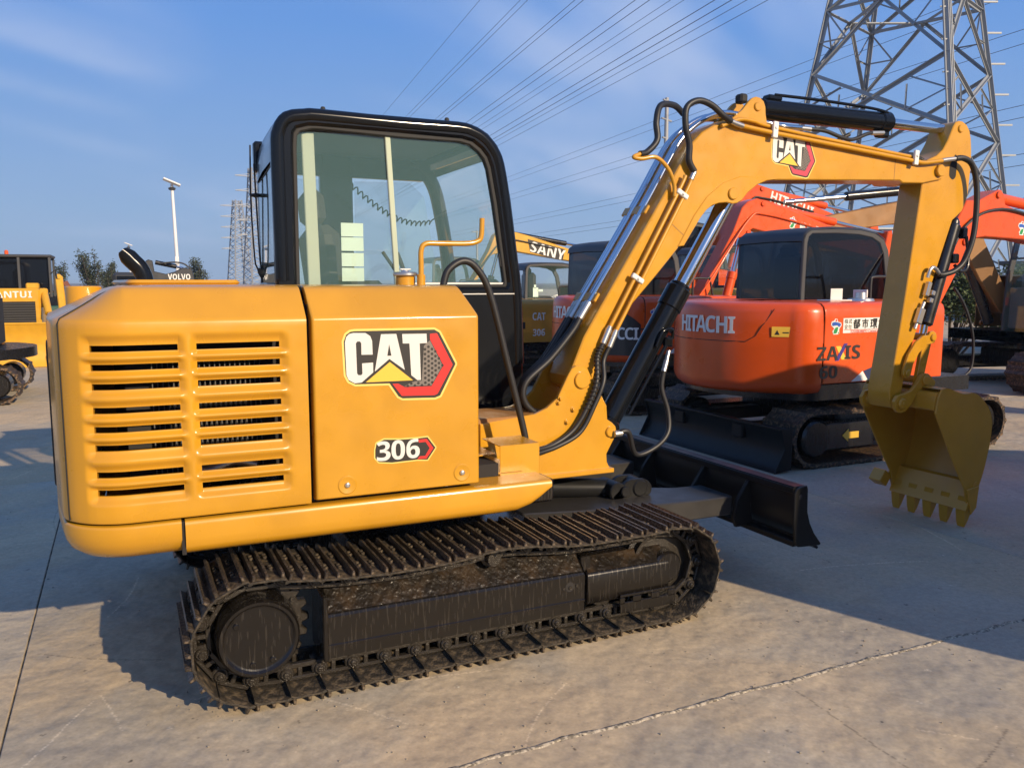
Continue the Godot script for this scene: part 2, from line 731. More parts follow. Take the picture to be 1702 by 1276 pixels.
func build_ground() -> void:
	var tone := lin(0.47, 0.40, 0.285)
	var t1 := tex(concrete_image(31, 1024, tone))
	var rel := noise_image(512, 0.06, 41, 5, Color.BLACK, Color.WHITE, 0.1, 0.9)
	rel.bump_map_to_normal_map(3.0)
	var tr := tex(rel)
	var mats := []
	for i in 4:
		var m := std([Color(1, 1, 1), Color(0.95, 0.955, 0.965), Color(1.0, 0.98, 0.95), Color(0.97, 0.97, 0.97)][i], 0.85)
		m.albedo_texture = t1
		m.uv1_triplanar = true
		m.uv1_world_triplanar = true
		m.uv1_scale = Vector3.ONE / [6.1, 7.3, 5.3, 6.7][i]
		m.uv1_offset = Vector3(0.13 * i + 0.1, 0.37 * i, 0.21 * i + 0.3)
		m.normal_enabled = true
		m.normal_texture = tr
		m.normal_scale = 0.18
		mats.append(m)
	M.concrete = mats[0]
	M.dirt = std(lin(0.24, 0.195, 0.145), 0.95)
	triplanar(M.dirt, M.t_dull, 1.3)
	M.mortar = std(lin(0.56, 0.48, 0.35), 0.95)
	triplanar(M.mortar, M.t_dull, 0.2)
	var g := mb()
	g.box(Vector3(0, -0.109, -200), Vector3(3000, 0.2, 2600))
	var go := part("ground", g, M.dirt, self)
	structure(go)
	# concrete yard of cast slabs, with open joints
	var yard := Node3D.new()
	yard.name = "pavement"
	add_child(yard)
	structure(yard)
	var sz := 5.0
	var sm := mb().box(Vector3(0, -0.03, 0), Vector3(sz - 0.007, 0.06, sz - 0.007), 0.003).mesh()
	var r := RandomNumberGenerator.new()
	r.seed = 5
	for iz in range(-11, 2):
		for ix in range(-6, 9):
			var o := part("slab", sm, mats[r.randi() % 4], yard)
			o.position = Vector3(-1.7 + (ix + 0.5) * sz, 0.0, 1.62 + (iz + 0.5) * sz)
	var wide := mb()
	wide.box(Vector3(0, -0.032, -53.38 - 60), Vector3(260, 0.05, 119.9))
	wide.box(Vector3(-31.7 - 50, -0.032, -20), Vector3(99.9, 0.05, 66))
	wide.box(Vector3(43.3 + 50, -0.032, -20), Vector3(99.9, 0.05, 66))
	part("outer_yard", wide, mats[1], yard)
	# lumpy mortar squeezed into the joint across the foreground
	var nz := FastNoiseLite.new()
	nz.seed = 3
	nz.frequency = 6.0
	nz.fractal_octaves = 4
	var mo := mb()
	var gr := []
	var prof := [[-0.020, -0.001], [-0.012, 0.0030], [0.0, 0.0042], [0.012, 0.0034], [0.020, -0.001]]
	for k in prof.size():
		var row := []
		for i in 900:
			var x := -2.0 + i * 0.011
			var wob := nz.get_noise_2d(x * 0.5, 1.0) * 0.016
			var w: float = 0.62 + 0.6 * nz.get_noise_2d(x * 1.3, k * 3.0 + 9.0)
			var y: float = prof[k][1] * (0.85 + 0.7 * nz.get_noise_2d(x * 2.5, 20.0 + k * 5.0))
			row.append(Vector3(x, y if k > 0 and k < 4 else -0.002, 1.62 + wob + prof[k][0] * w))
		gr.append(row)
	mo.grid(gr, Vector3(2, -5, 1.62))
	part("joint_mortar", mo, M.mortar, yard)
	# crumbs of grit and dried mud
	var st := mb()
	st.lathe([[0.0, -0.5], [0.42, -0.32], [0.5, 0.05], [0.3, 0.4], [0.0, 0.48]], Vector3.ZERO, Vector3(0.2, 1, 0.1), 6)
	var mm := MultiMesh.new()
	mm.transform_format = MultiMesh.TRANSFORM_3D
	mm.mesh = st.mesh()
	mm.instance_count = 2600
	for i in 2600:
		var p := Vector3(r.randf_range(-3.5, 7.0), 0, r.randf_range(-4.0, 3.2))
		if i < 500:
			p = Vector3(r.randfn(0.6, 1.3), 0, r.randfn(1.35, 0.55))
		elif i < 1500:
			p = Vector3(r.randfn(-0.78, 0.14), 0, r.randfn(0.83, 0.1)) + Vector3(r.randf_range(-0.1, 0.3), 0, 0) * (i % 3)
		elif i < 1900:
			p = Vector3(r.randf_range(-1.9, 6.0), 0, 1.62 + r.randfn(0, 0.05))
		var s := 0.0018 + 0.007 * pow(r.randf(), 5.0)
		p.y = s * 0.3
		mm.set_instance_transform(i, Transform3D(Basis.from_euler(Vector3(r.randf() * 6, r.randf() * 6, r.randf() * 6)).scaled(Vector3(s, s * 0.7, s * 1.2)), p))
	var gi := MultiMeshInstance3D.new()
	gi.name = "grit"
	gi.multimesh = mm
	gi.material_override = M.mortar
	add_child(gi)
	gi.set_meta("kind", "stuff")
	tag(gi, "crumbs of grit and dried mud strewn over the concrete", "grit")


# ---------------------------------------------------------------- the yellow excavator
const LOGO := {
	"back": [-0.1789, 0.1361, 0.1332, 0.1348, 0.1531, 0.1233, 0.2194, -0.0012, 0.1537, -0.1230, 0.1334, -0.1299, 0.0016, -0.1253, -0.0144, -0.1165, -0.0488, -0.0647, -0.1804, -0.0619, -0.2047, -0.0491, -0.2163, -0.0257, -0.2209, 0.0982, -0.2112, 0.1234, -0.1957, 0.1341],
	"red": [0.1148, 0.1189, 0.1431, 0.1207, 0.2074, -0.0039, 0.1437, -0.1145, 0.1302, -0.1201, -0.0015, -0.1157, -0.0377, -0.0674, -0.0152, -0.0679, 0.0104, -0.0828, 0.1189, -0.0844, 0.1685, -0.0055, 0.1146, 0.0976],
	"cee": [-0.1852, 0.1297, -0.1391, 0.1285, -0.1208, 0.1165, -0.1140, 0.0980, -0.1129, 0.0470, -0.1557, 0.0477, -0.1554, 0.0902, -0.1599, 0.0976, -0.1706, 0.0979, -0.1760, 0.0908, -0.1739, -0.0216, -0.1688, -0.0280, -0.1580, -0.0285, -0.1533, -0.0226, -0.1540, 0.0156, -0.1120, 0.0170, -0.1121, -0.0199, -0.1571, -0.0561, -0.1834, -0.0578, -0.2061, -0.0445, -0.2139, -0.0259, -0.2170, 0.0951, -0.2113, 0.1159, -0.2005, 0.1261],
	"ay": [-0.0794, 0.1224, -0.0199, 0.1221, 0.0115, -0.0161, -0.0487, 0.0283, -0.1058, -0.0171],
	"ahole": [-0.0486, 0.0838, -0.0405, 0.0404, -0.0564, 0.0403],
	"tri": [-0.0473, 0.0165, 0.0434, -0.0574, -0.1416, -0.0562],
	"tee": [0.0034, 0.1209, 0.1006, 0.1199, 0.1022, 0.0838, 0.0726, 0.0832, 0.0755, -0.0577, 0.0614, -0.0577, 0.0371, -0.0376, 0.0315, 0.0844, 0.0051, 0.0852],
	"mesh": [0.0895, 0.0732, 0.1145, 0.0938, 0.1651, -0.0054, 0.1190, -0.0812, 0.0088, -0.0795, 0.0416, -0.0630, 0.0613, -0.0615, 0.0794, -0.0617],
}


func make_logo(parent: Node, at: Vector3, b: Basis, red: Material) -> void:
	var t := Transform3D(b, at)
	var rim := Geometry2D.offset_polygon(P(LOGO.back), 0.008, Geometry2D.JOIN_ROUND)
	var root := part("logo_decal", mb(t).prism(rim[0], 0.0, 0.0008), M.decal_rim, parent)
	part("logo_backing", mb(t).prism(P(LOGO.back), 0.0008, 0.0016), M.decal_black, root)
	part("logo_stripe", mb(t).prism(P(LOGO.red), 0.0016, 0.0024), red, root)
	part("logo_mesh", mb(t).prism(P(LOGO.mesh), 0.0016, 0.0022), M.decal_grey, root)
	var dots := mb(t)
	for i in 9:
		for j in 14:
			var c := Vector2(-0.02 + j * 0.0142, -0.088 + i * 0.0185 + (0.00925 if j % 2 else 0.0))
			if Geometry2D.is_point_in_polygon(c, P(LOGO.mesh)):
				dots.prism(disc(c, 0.0058, 6), 0.0022, 0.0028)
	part("logo_dots", dots, M.decal_black, root)
	var w := mb(t)
	for k in ["cee", "ay", "tee"]:
		w.prism(P(LOGO[k]), 0.0016, 0.0026)
	part("logo_letters", w, M.decal_white, root)
	var edge := Geometry2D.offset_polygon(P(LOGO.tri), 0.006, Geometry2D.JOIN_MITER)
	part("logo_letter_gap", mb(t).prism(P(LOGO.ahole), 0.0026, 0.0032).prism(edge[0], 0.0026, 0.0030), M.decal_black, root)
	part("logo_triangle", mb(t).prism(P(LOGO.tri), 0.0030, 0.0036), M.decal_yellow, root)


# outline of the house seen from above, near side first, going round the tail
func house_path(x_front: float, fine := []) -> Array:
	# each entry: [point (x, z), outward normal, chamfer scale]
	var o := []
	for x in fine if not fine.is_empty() else [x_front, x_front - 0.25, -1.1, -1.25]:
		o.append([Vector2(x, 0.93), Vector2(0, 1), 1.0])
	for i in range(1, 15):
		var a := deg_to_rad(72.0 * i / 14.0)
		o.append([Vector2(-1.25 - 0.24 * sin(a), 0.69 + 0.24 * cos(a)), Vector2(-sin(a), cos(a)), 1.0 + 0.8 * i / 14.0])
	var p0: Vector2 = o[o.size() - 1][0]
	for i in range(1, 17):
		var z := lerpf(p0.y, -p0.y, i / 16.0)
		var x := p0.x - 0.055 * (1.0 - pow(z / p0.y, 2.0))
		var nn := Vector2(-1.0, z / p0.y * 0.3).normalized()
		o.append([Vector2(x, z), nn, 1.8])
	for i in range(13, -1, -1):
		var a := deg_to_rad(72.0 * i / 14.0)
		o.append([Vector2(-1.25 - 0.24 * sin(a), -0.69 - 0.24 * cos(a)), Vector2(-sin(a), -cos(a)), 1.0 + 0.8 * i / 14.0])
	o.append([Vector2(x_front, -0.93), Vector2(0, -1), 1.0])
	return o


func shell(path: Array, prof: Array) -> Array:
	var g := []
	for pr in prof:
		var row := []
		for q in path:
			var ins: float = pr[0] * (q[2] if pr[0] > 0.02 else 1.0)
			var p: Vector2 = q[0] - q[1] * ins
			row.append(Vector3(p.x, pr[1], p.y))
		g.append(row)
	return g


func cap(b: MB, row: Array, y: float, up: float) -> void:
	var p := PackedVector2Array()
	for q in row:
		p.append(Vector2(q.x, q.z))
	var idx := Geometry2D.triangulate_polygon(p)
	for t in range(0, idx.size(), 3):
		var nn := Vector3(0, up, 0)
		b.tri(Vector3(p[idx[t]].x, y, p[idx[t]].y), Vector3(p[idx[t + 1]].x, y, p[idx[t + 1]].y), Vector3(p[idx[t + 2]].x, y, p[idx[t + 2]].y), nn, nn, nn)


const SLOT_Y := [1.331, 1.268, 1.203, 1.123, 1.058, 0.995, 0.903, 0.841]


func build_engine_hood(root: Node3D) -> void:
	var xf := -0.655
	# columns: distance s along the side from the front edge of the hood
	var slots := [[0.095, 0.375], [0.435, 0.72]]
	var ss := []
	var s := 0.0
	while s < 0.76:
		ss.append(s)
		s += 0.012
	for sl in slots:
		ss.append(sl[0])
		ss.append(sl[1])
	ss.sort()
	var path := []
	for q in ss:
		if q < 0.595:
			path.append([Vector2(xf - q, 0.93), Vector2(0, 1), 1.0, q])
		else:
			var a: float = (q - 0.595) / 0.24
			path.append([Vector2(-1.25 - 0.24 * sin(a), 0.69 + 0.24 * cos(a)), Vector2(-sin(a), cos(a)), 1.0 + 0.8 * a / 1.257, q])
	var tail := house_path(xf)
	for q in tail:
		if q[0].x < -1.25 - 0.24 * sin(0.165 / 0.24) - 0.008 or q[0].y < 0.0:
			path.append([q[0], q[1], q[2], 9.0])
	var ys := [0.736, 0.738, 0.742, 0.76, 0.775]
	var y := 0.79
	while y < 1.40:
		ys.append(y)
		y += 0.0062
	for k in SLOT_Y:
		ys.append(k - 0.0105)
		ys.append(k + 0.0105)
	ys.sort()
	var prof := []
	for q in ys:
		var ins := 0.0
		if q < 0.745:
			ins = (0.745 - q) * 0.6
		prof.append([ins, q])
	for e in [[0.0005, 1.412], [0.003, 1.421], [0.009, 1.43], [0.05, 1.468], [0.09, 1.505], [0.112, 1.523], [0.128, 1.532], [0.15, 1.538], [0.2, 1.541]]:
		prof.append(e)
	var g := []
	for pr in prof:
		var row := []
		for q in path:
			var ins: float = pr[0] * (q[2] if pr[0] > 0.02 else 1.0)
			var sv: float = q[3]
			if sv < 1.0 and pr[1] > 0.79 and pr[1] < 1.40:
				ins += louvre(sv, pr[1])
			var p: Vector2 = q[0] - q[1] * ins
			row.append(Vector3(p.x, pr[1], p.y))
		g.append(row)
	var skip := {}
	for i in prof.size() - 1:
		var ym: float = (prof[i][1] + prof[i + 1][1]) * 0.5
		for j in path.size() - 1:
			var sm: float = (path[j][3] + path[j + 1][3]) * 0.5
			if sm > 1.0:
				continue
			for k in SLOT_Y:
				if absf(ym - k) < 0.0105:
					for sl in slots:
						if sm > sl[0] and sm < sl[1]:
							skip[Vector2i(i, j)] = true
	var b := mb()
	b.grid(g, Vector3(-0.9, 1.1, 0.0), skip)
	for c in skip:
		var i: int = c.x
		var j: int = c.y
		var nn := Vector3(path[j][1].x, 0, path[j][1].y)
		var d := -nn * 0.01
		if not skip.has(Vector2i(i - 1, j)):
			b.quad(g[i][j], g[i][j + 1], g[i][j + 1] + d, g[i][j] + d, Vector3.UP)
		if not skip.has(Vector2i(i + 1, j)):
			b.quad(g[i + 1][j], g[i + 1][j + 1], g[i + 1][j + 1] + d, g[i + 1][j] + d, Vector3.DOWN)
		if not skip.has(Vector2i(i, j - 1)):
			b.quad(g[i][j], g[i + 1][j], g[i + 1][j] + d, g[i][j] + d, Vector3.LEFT)
		if not skip.has(Vector2i(i, j + 1)):
			b.quad(g[i][j + 1], g[i + 1][j + 1], g[i + 1][j + 1] + d, g[i][j + 1] + d, Vector3.RIGHT)
	cap(b, g[g.size() - 1], prof[prof.size() - 1][1], 1.0)
	# folded front edge
	for i in prof.size() - 1:
		b.quad(g[i][0], g[i + 1][0], g[i + 1][0] - Vector3(0, 0, 0.03), g[i][0] - Vector3(0, 0, 0.03), Vector3.RIGHT)
	var hood := part("engine_hood", b, M.yellow, root)
	# things glimpsed through the slots
	var core := mb()
	core.box(Vector3(-0.98, 1.08, 0.66), Vector3(0.56, 0.56, 0.04))
	part("engine_bay", core, M.gap, hood)
	var fins := mb()
	for i in 22:
		fins.box(Vector3(-1.17 + i * 0.018, 1.07, 0.70), Vector3(0.004, 0.46, 0.012))
	part("radiator_fins", fins, M.trim, hood)
	var hoseb := mb()
	hoseb.tube(spline(xy([-0.82, 0.86, -0.9, 0.88, -1.0, 0.85, -1.08, 0.87], 0.72)), 0.02, 8)
	part("engine_hose", hoseb, M.zinc, hood)
	# raised lid and filler on the hood
	var lid := mb()
	lid.prism(rounded(P([-1.30, -0.45, -1.24, 0.35, -0.80, 0.35, -0.80, -0.45]), 0.06), 0.0, 0.022, 0.012)
	var lo := part("hood_lid", lid, M.yellow, hood)
	lo.transform = Transform3D(Basis(Vector3.RIGHT, PI / 2), Vector3(0, 1.561, 0))
	var cup := mb().lathe([[0.0, 0.06], [0.066, 0.06], [0.07, 0.055], [0.072, -0.12]], Vector3(-1.40, 1.475, -0.02), Vector3.UP, 28)
	part("filler_neck", cup, M.yellow, hood)
	var ex := mb()
	var er := []
	var epts := spline([Vector3(-1.165, 1.50, 0.2), Vector3(-1.165, 1.56, 0.2), Vector3(-1.18, 1.605, 0.2), Vector3(-1.21, 1.64, 0.2), Vector3(-1.245, 1.68, 0.2)], 6)
	for i in epts.size():
		er.append(lerpf(0.033, 0.036, float(i) / epts.size()) * sqrt(clampf((epts.size() - i) / 5.0, 0.06, 1.0)))
	ex.tube(epts, er, 20, true)
	part("exhaust_pipe", ex, M.black_gloss, hood)
	# joint between side cover and tail cover
	var jp := []
	for e in [[0.0, 0.742], [0.0, 1.0], [0.0, 1.30], [0.0005, 1.412], [0.009, 1.43], [0.05, 1.468], [0.09, 1.505], [0.128, 1.532]]:
		var a := 1.02
		var sc := 1.0 + 0.8 * a / 1.257
		var ins: float = e[0] * (sc if e[0] > 0.02 else 1.0)
		jp.append(Vector3(-1.25 - (0.24 - ins) * sin(a), e[1], 0.69 + (0.24 - ins) * cos(a)))
	part("cover_joint", mb().tube(jp, 0.0038, 6), M.gap, hood)
	# dark strip and bump stop on the tail
	var strip := mb().prism(rounded(P([-0.10, -0.32, 0.10, -0.32, 0.10, 0.30, -0.10, 0.30]), 0.05), 0.0, 0.02, 0.006)
	var so := part("tail_grille", strip, M.gap, hood)
	so.transform = Transform3D(Basis(Vector3.UP, -PI / 2), Vector3(-1.527, 1.02, 0.0))


func louvre(s: float, y: float) -> float:
	var m := smoothstep(0.796, 0.816, y) * smoothstep(1.39, 1.362, y)
	var ms := maxf(smoothstep(0.065, 0.092, s) * smoothstep(0.398, 0.375, s), smoothstep(0.412, 0.436, s) * smoothstep(0.748, 0.72, s))
	var best := 9.0
	var gap := 0.03
	for k in SLOT_Y.size():
		var d := absf(y - SLOT_Y[k])
		if d < best:
			best = d
			if y > SLOT_Y[k]:
				gap = (SLOT_Y[k - 1] - SLOT_Y[k]) * 0.5 if k > 0 else 0.06
			else:
				gap = (SLOT_Y[k] - SLOT_Y[k + 1]) * 0.5 if k < SLOT_Y.size() - 1 else 0.06
	var t := clampf((best - 0.0125) / maxf(gap - 0.0125, 0.001), 0.0, 1.0)
	var bulge := smoothstep(0.0, 1.0, t)
	return m * ms * 0.017 * (1.0 - bulge) - 0.003 * m * ms * bulge


func build_house(root: Node3D) -> void:
	# floor frame under everything
	var fr := mb()
	fr.box(Vector3(-0.4, 0.66, 0.0), Vector3(1.6, 0.10, 1.72), 0.01)
	part("floor_frame", fr, M.frame_black, root)
	var core := mb()
	core.box(Vector3(-0.34, 1.08, 0.48), Vector3(0.60, 0.78, 0.78))
	core.box(Vector3(-0.95, 1.12, -0.35), Vector3(0.7, 0.7, 0.9))
	part("machinery_bay", core, M.gap, root)
	# counterweight foot at the tail and side skirt
	var pr := [[0.16, 0.585], [0.10, 0.592], [0.055, 0.605], [0.022, 0.63], [0.006, 0.66], [0.0, 0.69], [0.0, 0.715], [0.002, 0.722], [0.006, 0.726], [0.02, 0.728], [0.12, 0.728]]
	var path := house_path(-1.104, [-1.106, -1.15, -1.20, -1.25])
	path = path.filter(func(q): return q[0].x < -1.1)
	for q in path:
		q[2] = 1.0
	var cw := mb().grid(shell(path, pr), Vector3(-0.8, 0.66, 0))
	cw.box(Vector3(-1.15, 0.66, 0), Vector3(0.4, 0.10, 1.3))
	part("counterweight", cw, M.yellow, root)
	var seam := mb().box(Vector3(-1.1, 0.66, 0.905), Vector3(0.014, 0.12, 0.03))
	part("seam", seam, M.gap, root)
	var sk := mb()
	var g := []
	for q in [[0.12, 0.592], [0.07, 0.592], [0.04, 0.598], [0.015, 0.612], [0.003, 0.632], [0.0, 0.66], [0.0, 0.705], [0.003, 0.718], [0.010, 0.724], [0.03, 0.726], [0.25, 0.726]]:
		var row := []
		for x in [-1.094, -0.8, -0.4, 0.0, 0.12, 0.20, 0.26, 0.30, 0.33, 0.352]:
			var ft := clampf((x - 0.16) / 0.19, 0.0, 1.0)
			var y: float = q[1]
			if y < 0.70:
				y = lerpf(y, 0.70, pow(ft, 2.4) * 0.92)
			row.append(Vector3(x, y, 0.93 - q[0]))
		g.append(row)
	sk.grid(g, Vector3(-0.4, 0.66, 0.6))
	for i in g.size() - 1:
		sk.quad(g[i][9], g[i + 1][9], Vector3(0.352, g[i + 1][9].y, 0.6), Vector3(0.352, g[i][9].y, 0.6), Vector3.RIGHT)
	part("side_skirt", sk, M.yellow, root)
	# tank cover with the big badge
	var cv := mb()
	var cp := [[0.02, 0.744], [0.004, 0.746], [0.0, 0.752], [0.0, 0.9], [0.0, 1.1], [0.0, 1.3], [0.0, 1.412], [0.003, 1.421], [0.009, 1.43], [0.05, 1.468], [0.09, 1.505], [0.112, 1.523], [0.128, 1.532], [0.15, 1.538], [0.4, 1.541], [0.85, 1.541]]
	var cg := []
	for q in cp:
		var row := []
		for e in [[-0.638, 0.05], [-0.638, 0.014], [-0.634, 0.004], [-0.626, 0.0], [-0.5, 0.0], [-0.3, 0.0], [-0.1, 0.0], [0.010, 0.0], [0.018, 0.004], [0.022, 0.014], [0.022, 0.7]]:
			var sl: float = clampf((q[1] - 1.42) / 0.12, 0.0, 1.0) * 0.045
			var x: float = e[0] - (sl if e[0] > 0.0 else 0.0)
			row.append(Vector3(x, q[1], 0.93 - maxf(q[0], e[1] + q[0] * 0.9)))
		cg.append(row)
	cv.grid(cg, Vector3(-0.3, 1.1, 0.4))
	var cover := part("tank_cover", cv, M.yellow, root)
	make_logo(cover, Vector3(-0.30, 1.235, 0.9304), Basis.IDENTITY, M.decal_red)
	var nb := Transform3D(Basis.IDENTITY, Vector3(-0.262, 0.895, 0.9304))
	var nback := P([-0.1417, 0.0481, -0.1130, 0.0602, -0.0472, 0.0549, 0.0197, 0.0544, 0.0622, 0.0560, 0.0943, 0.0121, 0.0611, -0.0330, 0.0185, -0.0292, -0.0819, -0.0315, -0.1350, -0.0249, -0.1485, -0.0076, -0.1478, 0.0245])
	var rim := Geometry2D.offset_polygon(nback, 0.005, Geometry2D.JOIN_ROUND)
	var num := part("number_decal", mb(nb).prism(rim[0], 0, 0.0008), M.decal_rim, cover)
	part("number_backing", mb(nb).prism(nback, 0.0008, 0.0016), M.decal_black, num)
	part("number_stripe", mb(nb).prism(P([0.0239, 0.0492, 0.0579, 0.0498, 0.0857, 0.0112, 0.0560, -0.0276, 0.0186, -0.0275, 0.0289, -0.0169, 0.0510, -0.0173, 0.0702, 0.0125, 0.0535, 0.0386, 0.0263, 0.0375]), 0.0016, 0.0024), M.decal_red, num)
	for k in 3:
		var dg := lettering("digit", ["3", "0", "6"][k], 0.074, Vector3(-0.322 + k * 0.0575 - 0.0575 + 0.0575, 0.908, 0.933), Basis.IDENTITY, M.decal_white, num, 1.08)
		dg.position = Vector3(-0.378 + k * 0.058, 0.909, 0.9328)
	for q in [Vector2(-0.52, 0.793), Vector2(-0.056, 0.796)]:
		var well := mb().lathe([[0.0, 0.001], [0.016, 0.001], [0.032, 0.0035], [0.036, 0.001], [0.037, -0.004]], Vector3(q.x, q.y, 0.93), Vector3.BACK, 28)
		var wo := part("bolt_dish", well, M.yellow, cover)
		part("bolt", mb().lathe([[0.0, 0.010], [0.005, 0.010], [0.009, 0.008], [0.011, 0.003], [0.011, 0.0]], Vector3(q.x, q.y, 0.931), Vector3.BACK, 12), M.zinc, wo)
	# fuel filler with its cap
	var fil := mb().cyl(Vector3(-0.142, 1.50, 0.5), Vector3(-0.142, 1.578, 0.5), 0.042, 24)
	var fo := part("fuel_filler", fil, M.yellow, root)
	part("filler_cap", mb().lathe([[0.05, 0.0], [0.053, 0.004], [0.053, 0.012], [0.045, 0.017], [0.02, 0.018], [0.016, 0.026], [0.0, 0.026]], Vector3(-0.142, 1.578, 0.5), Vector3.UP, 28).box(Vector3(-0.142, 1.607, 0.5), Vector3(0.05, 0.008, 0.012), 0.002), M.zinc, fo)
	# grab rail
	var hr := mb().tube(spline([Vector3(-0.088, 1.52, 0.55), Vector3(-0.087, 1.62, 0.55), Vector3(-0.086, 1.685, 0.55), Vector3(-0.066, 1.714, 0.55), Vector3(0.0, 1.717, 0.55), Vector3(0.12, 1.719, 0.55), Vector3(0.17, 1.728, 0.55), Vector3(0.192, 1.75, 0.55), Vector3(0.197, 1.83, 0.55)], 6), 0.0115, 12)
	hr.cyl(Vector3(-0.088, 1.50, 0.55), Vector3(-0.0875, 1.585, 0.55), 0.018, 16)
	part("grab_rail", hr, M.yellow, root)
	var hz := mb().tube(spline([Vector3(-0.01, 1.48, 0.6), Vector3(-0.004, 1.545, 0.6), Vector3(0.02, 1.605, 0.6), Vector3(0.087, 1.642, 0.6), Vector3(0.15, 1.61, 0.6), Vector3(0.214, 1.496, 0.6), Vector3(0.301, 1.174, 0.6), Vector3(0.385, 0.85, 0.6), Vector3(0.39, 0.76, 0.6)], 8), 0.0155, 14)
	part("hydraulic_hose", hz, M.hose, root)
	# step box and deck beside the boom foot
	var bx := mb()
	bx.box(Vector3(0.278, 0.852, 0.67), Vector3(0.19, 0.004, 0.20), 0.0015)
	bx.box(Vector3(0.278, 0.77, 0.768), Vector3(0.19, 0.165, 0.004), 0.0015)
	bx.box(Vector3(0.371, 0.77, 0.67), Vector3(0.004, 0.165, 0.20), 0.0015)
	part("step_box", bx, M.yellow, root)
	var dk := mb()
	dk.box(Vector3(0.15, 0.735, 0.6), Vector3(0.28, 0.008, 0.34), 0.002)
	dk.box(Vector3(0.11, 0.797, 0.52), Vector3(0.2, 0.006, 0.3), 0.002)
	part("deck_plate", dk, M.yellow, root)
	part("deck_void_shade", mb().box(Vector3(0.098, 0.755, 0.63), Vector3(0.145, 0.055, 0.30)), M.gap, root)  # black box standing in for the shaded void below the shelf
	var sh := mb().box(Vector3(0.34, 0.896, 0.24), Vector3(0.62, 0.03, 0.30), 0.004)
	part("deck_shelf", sh, M.brown_yellow, root)


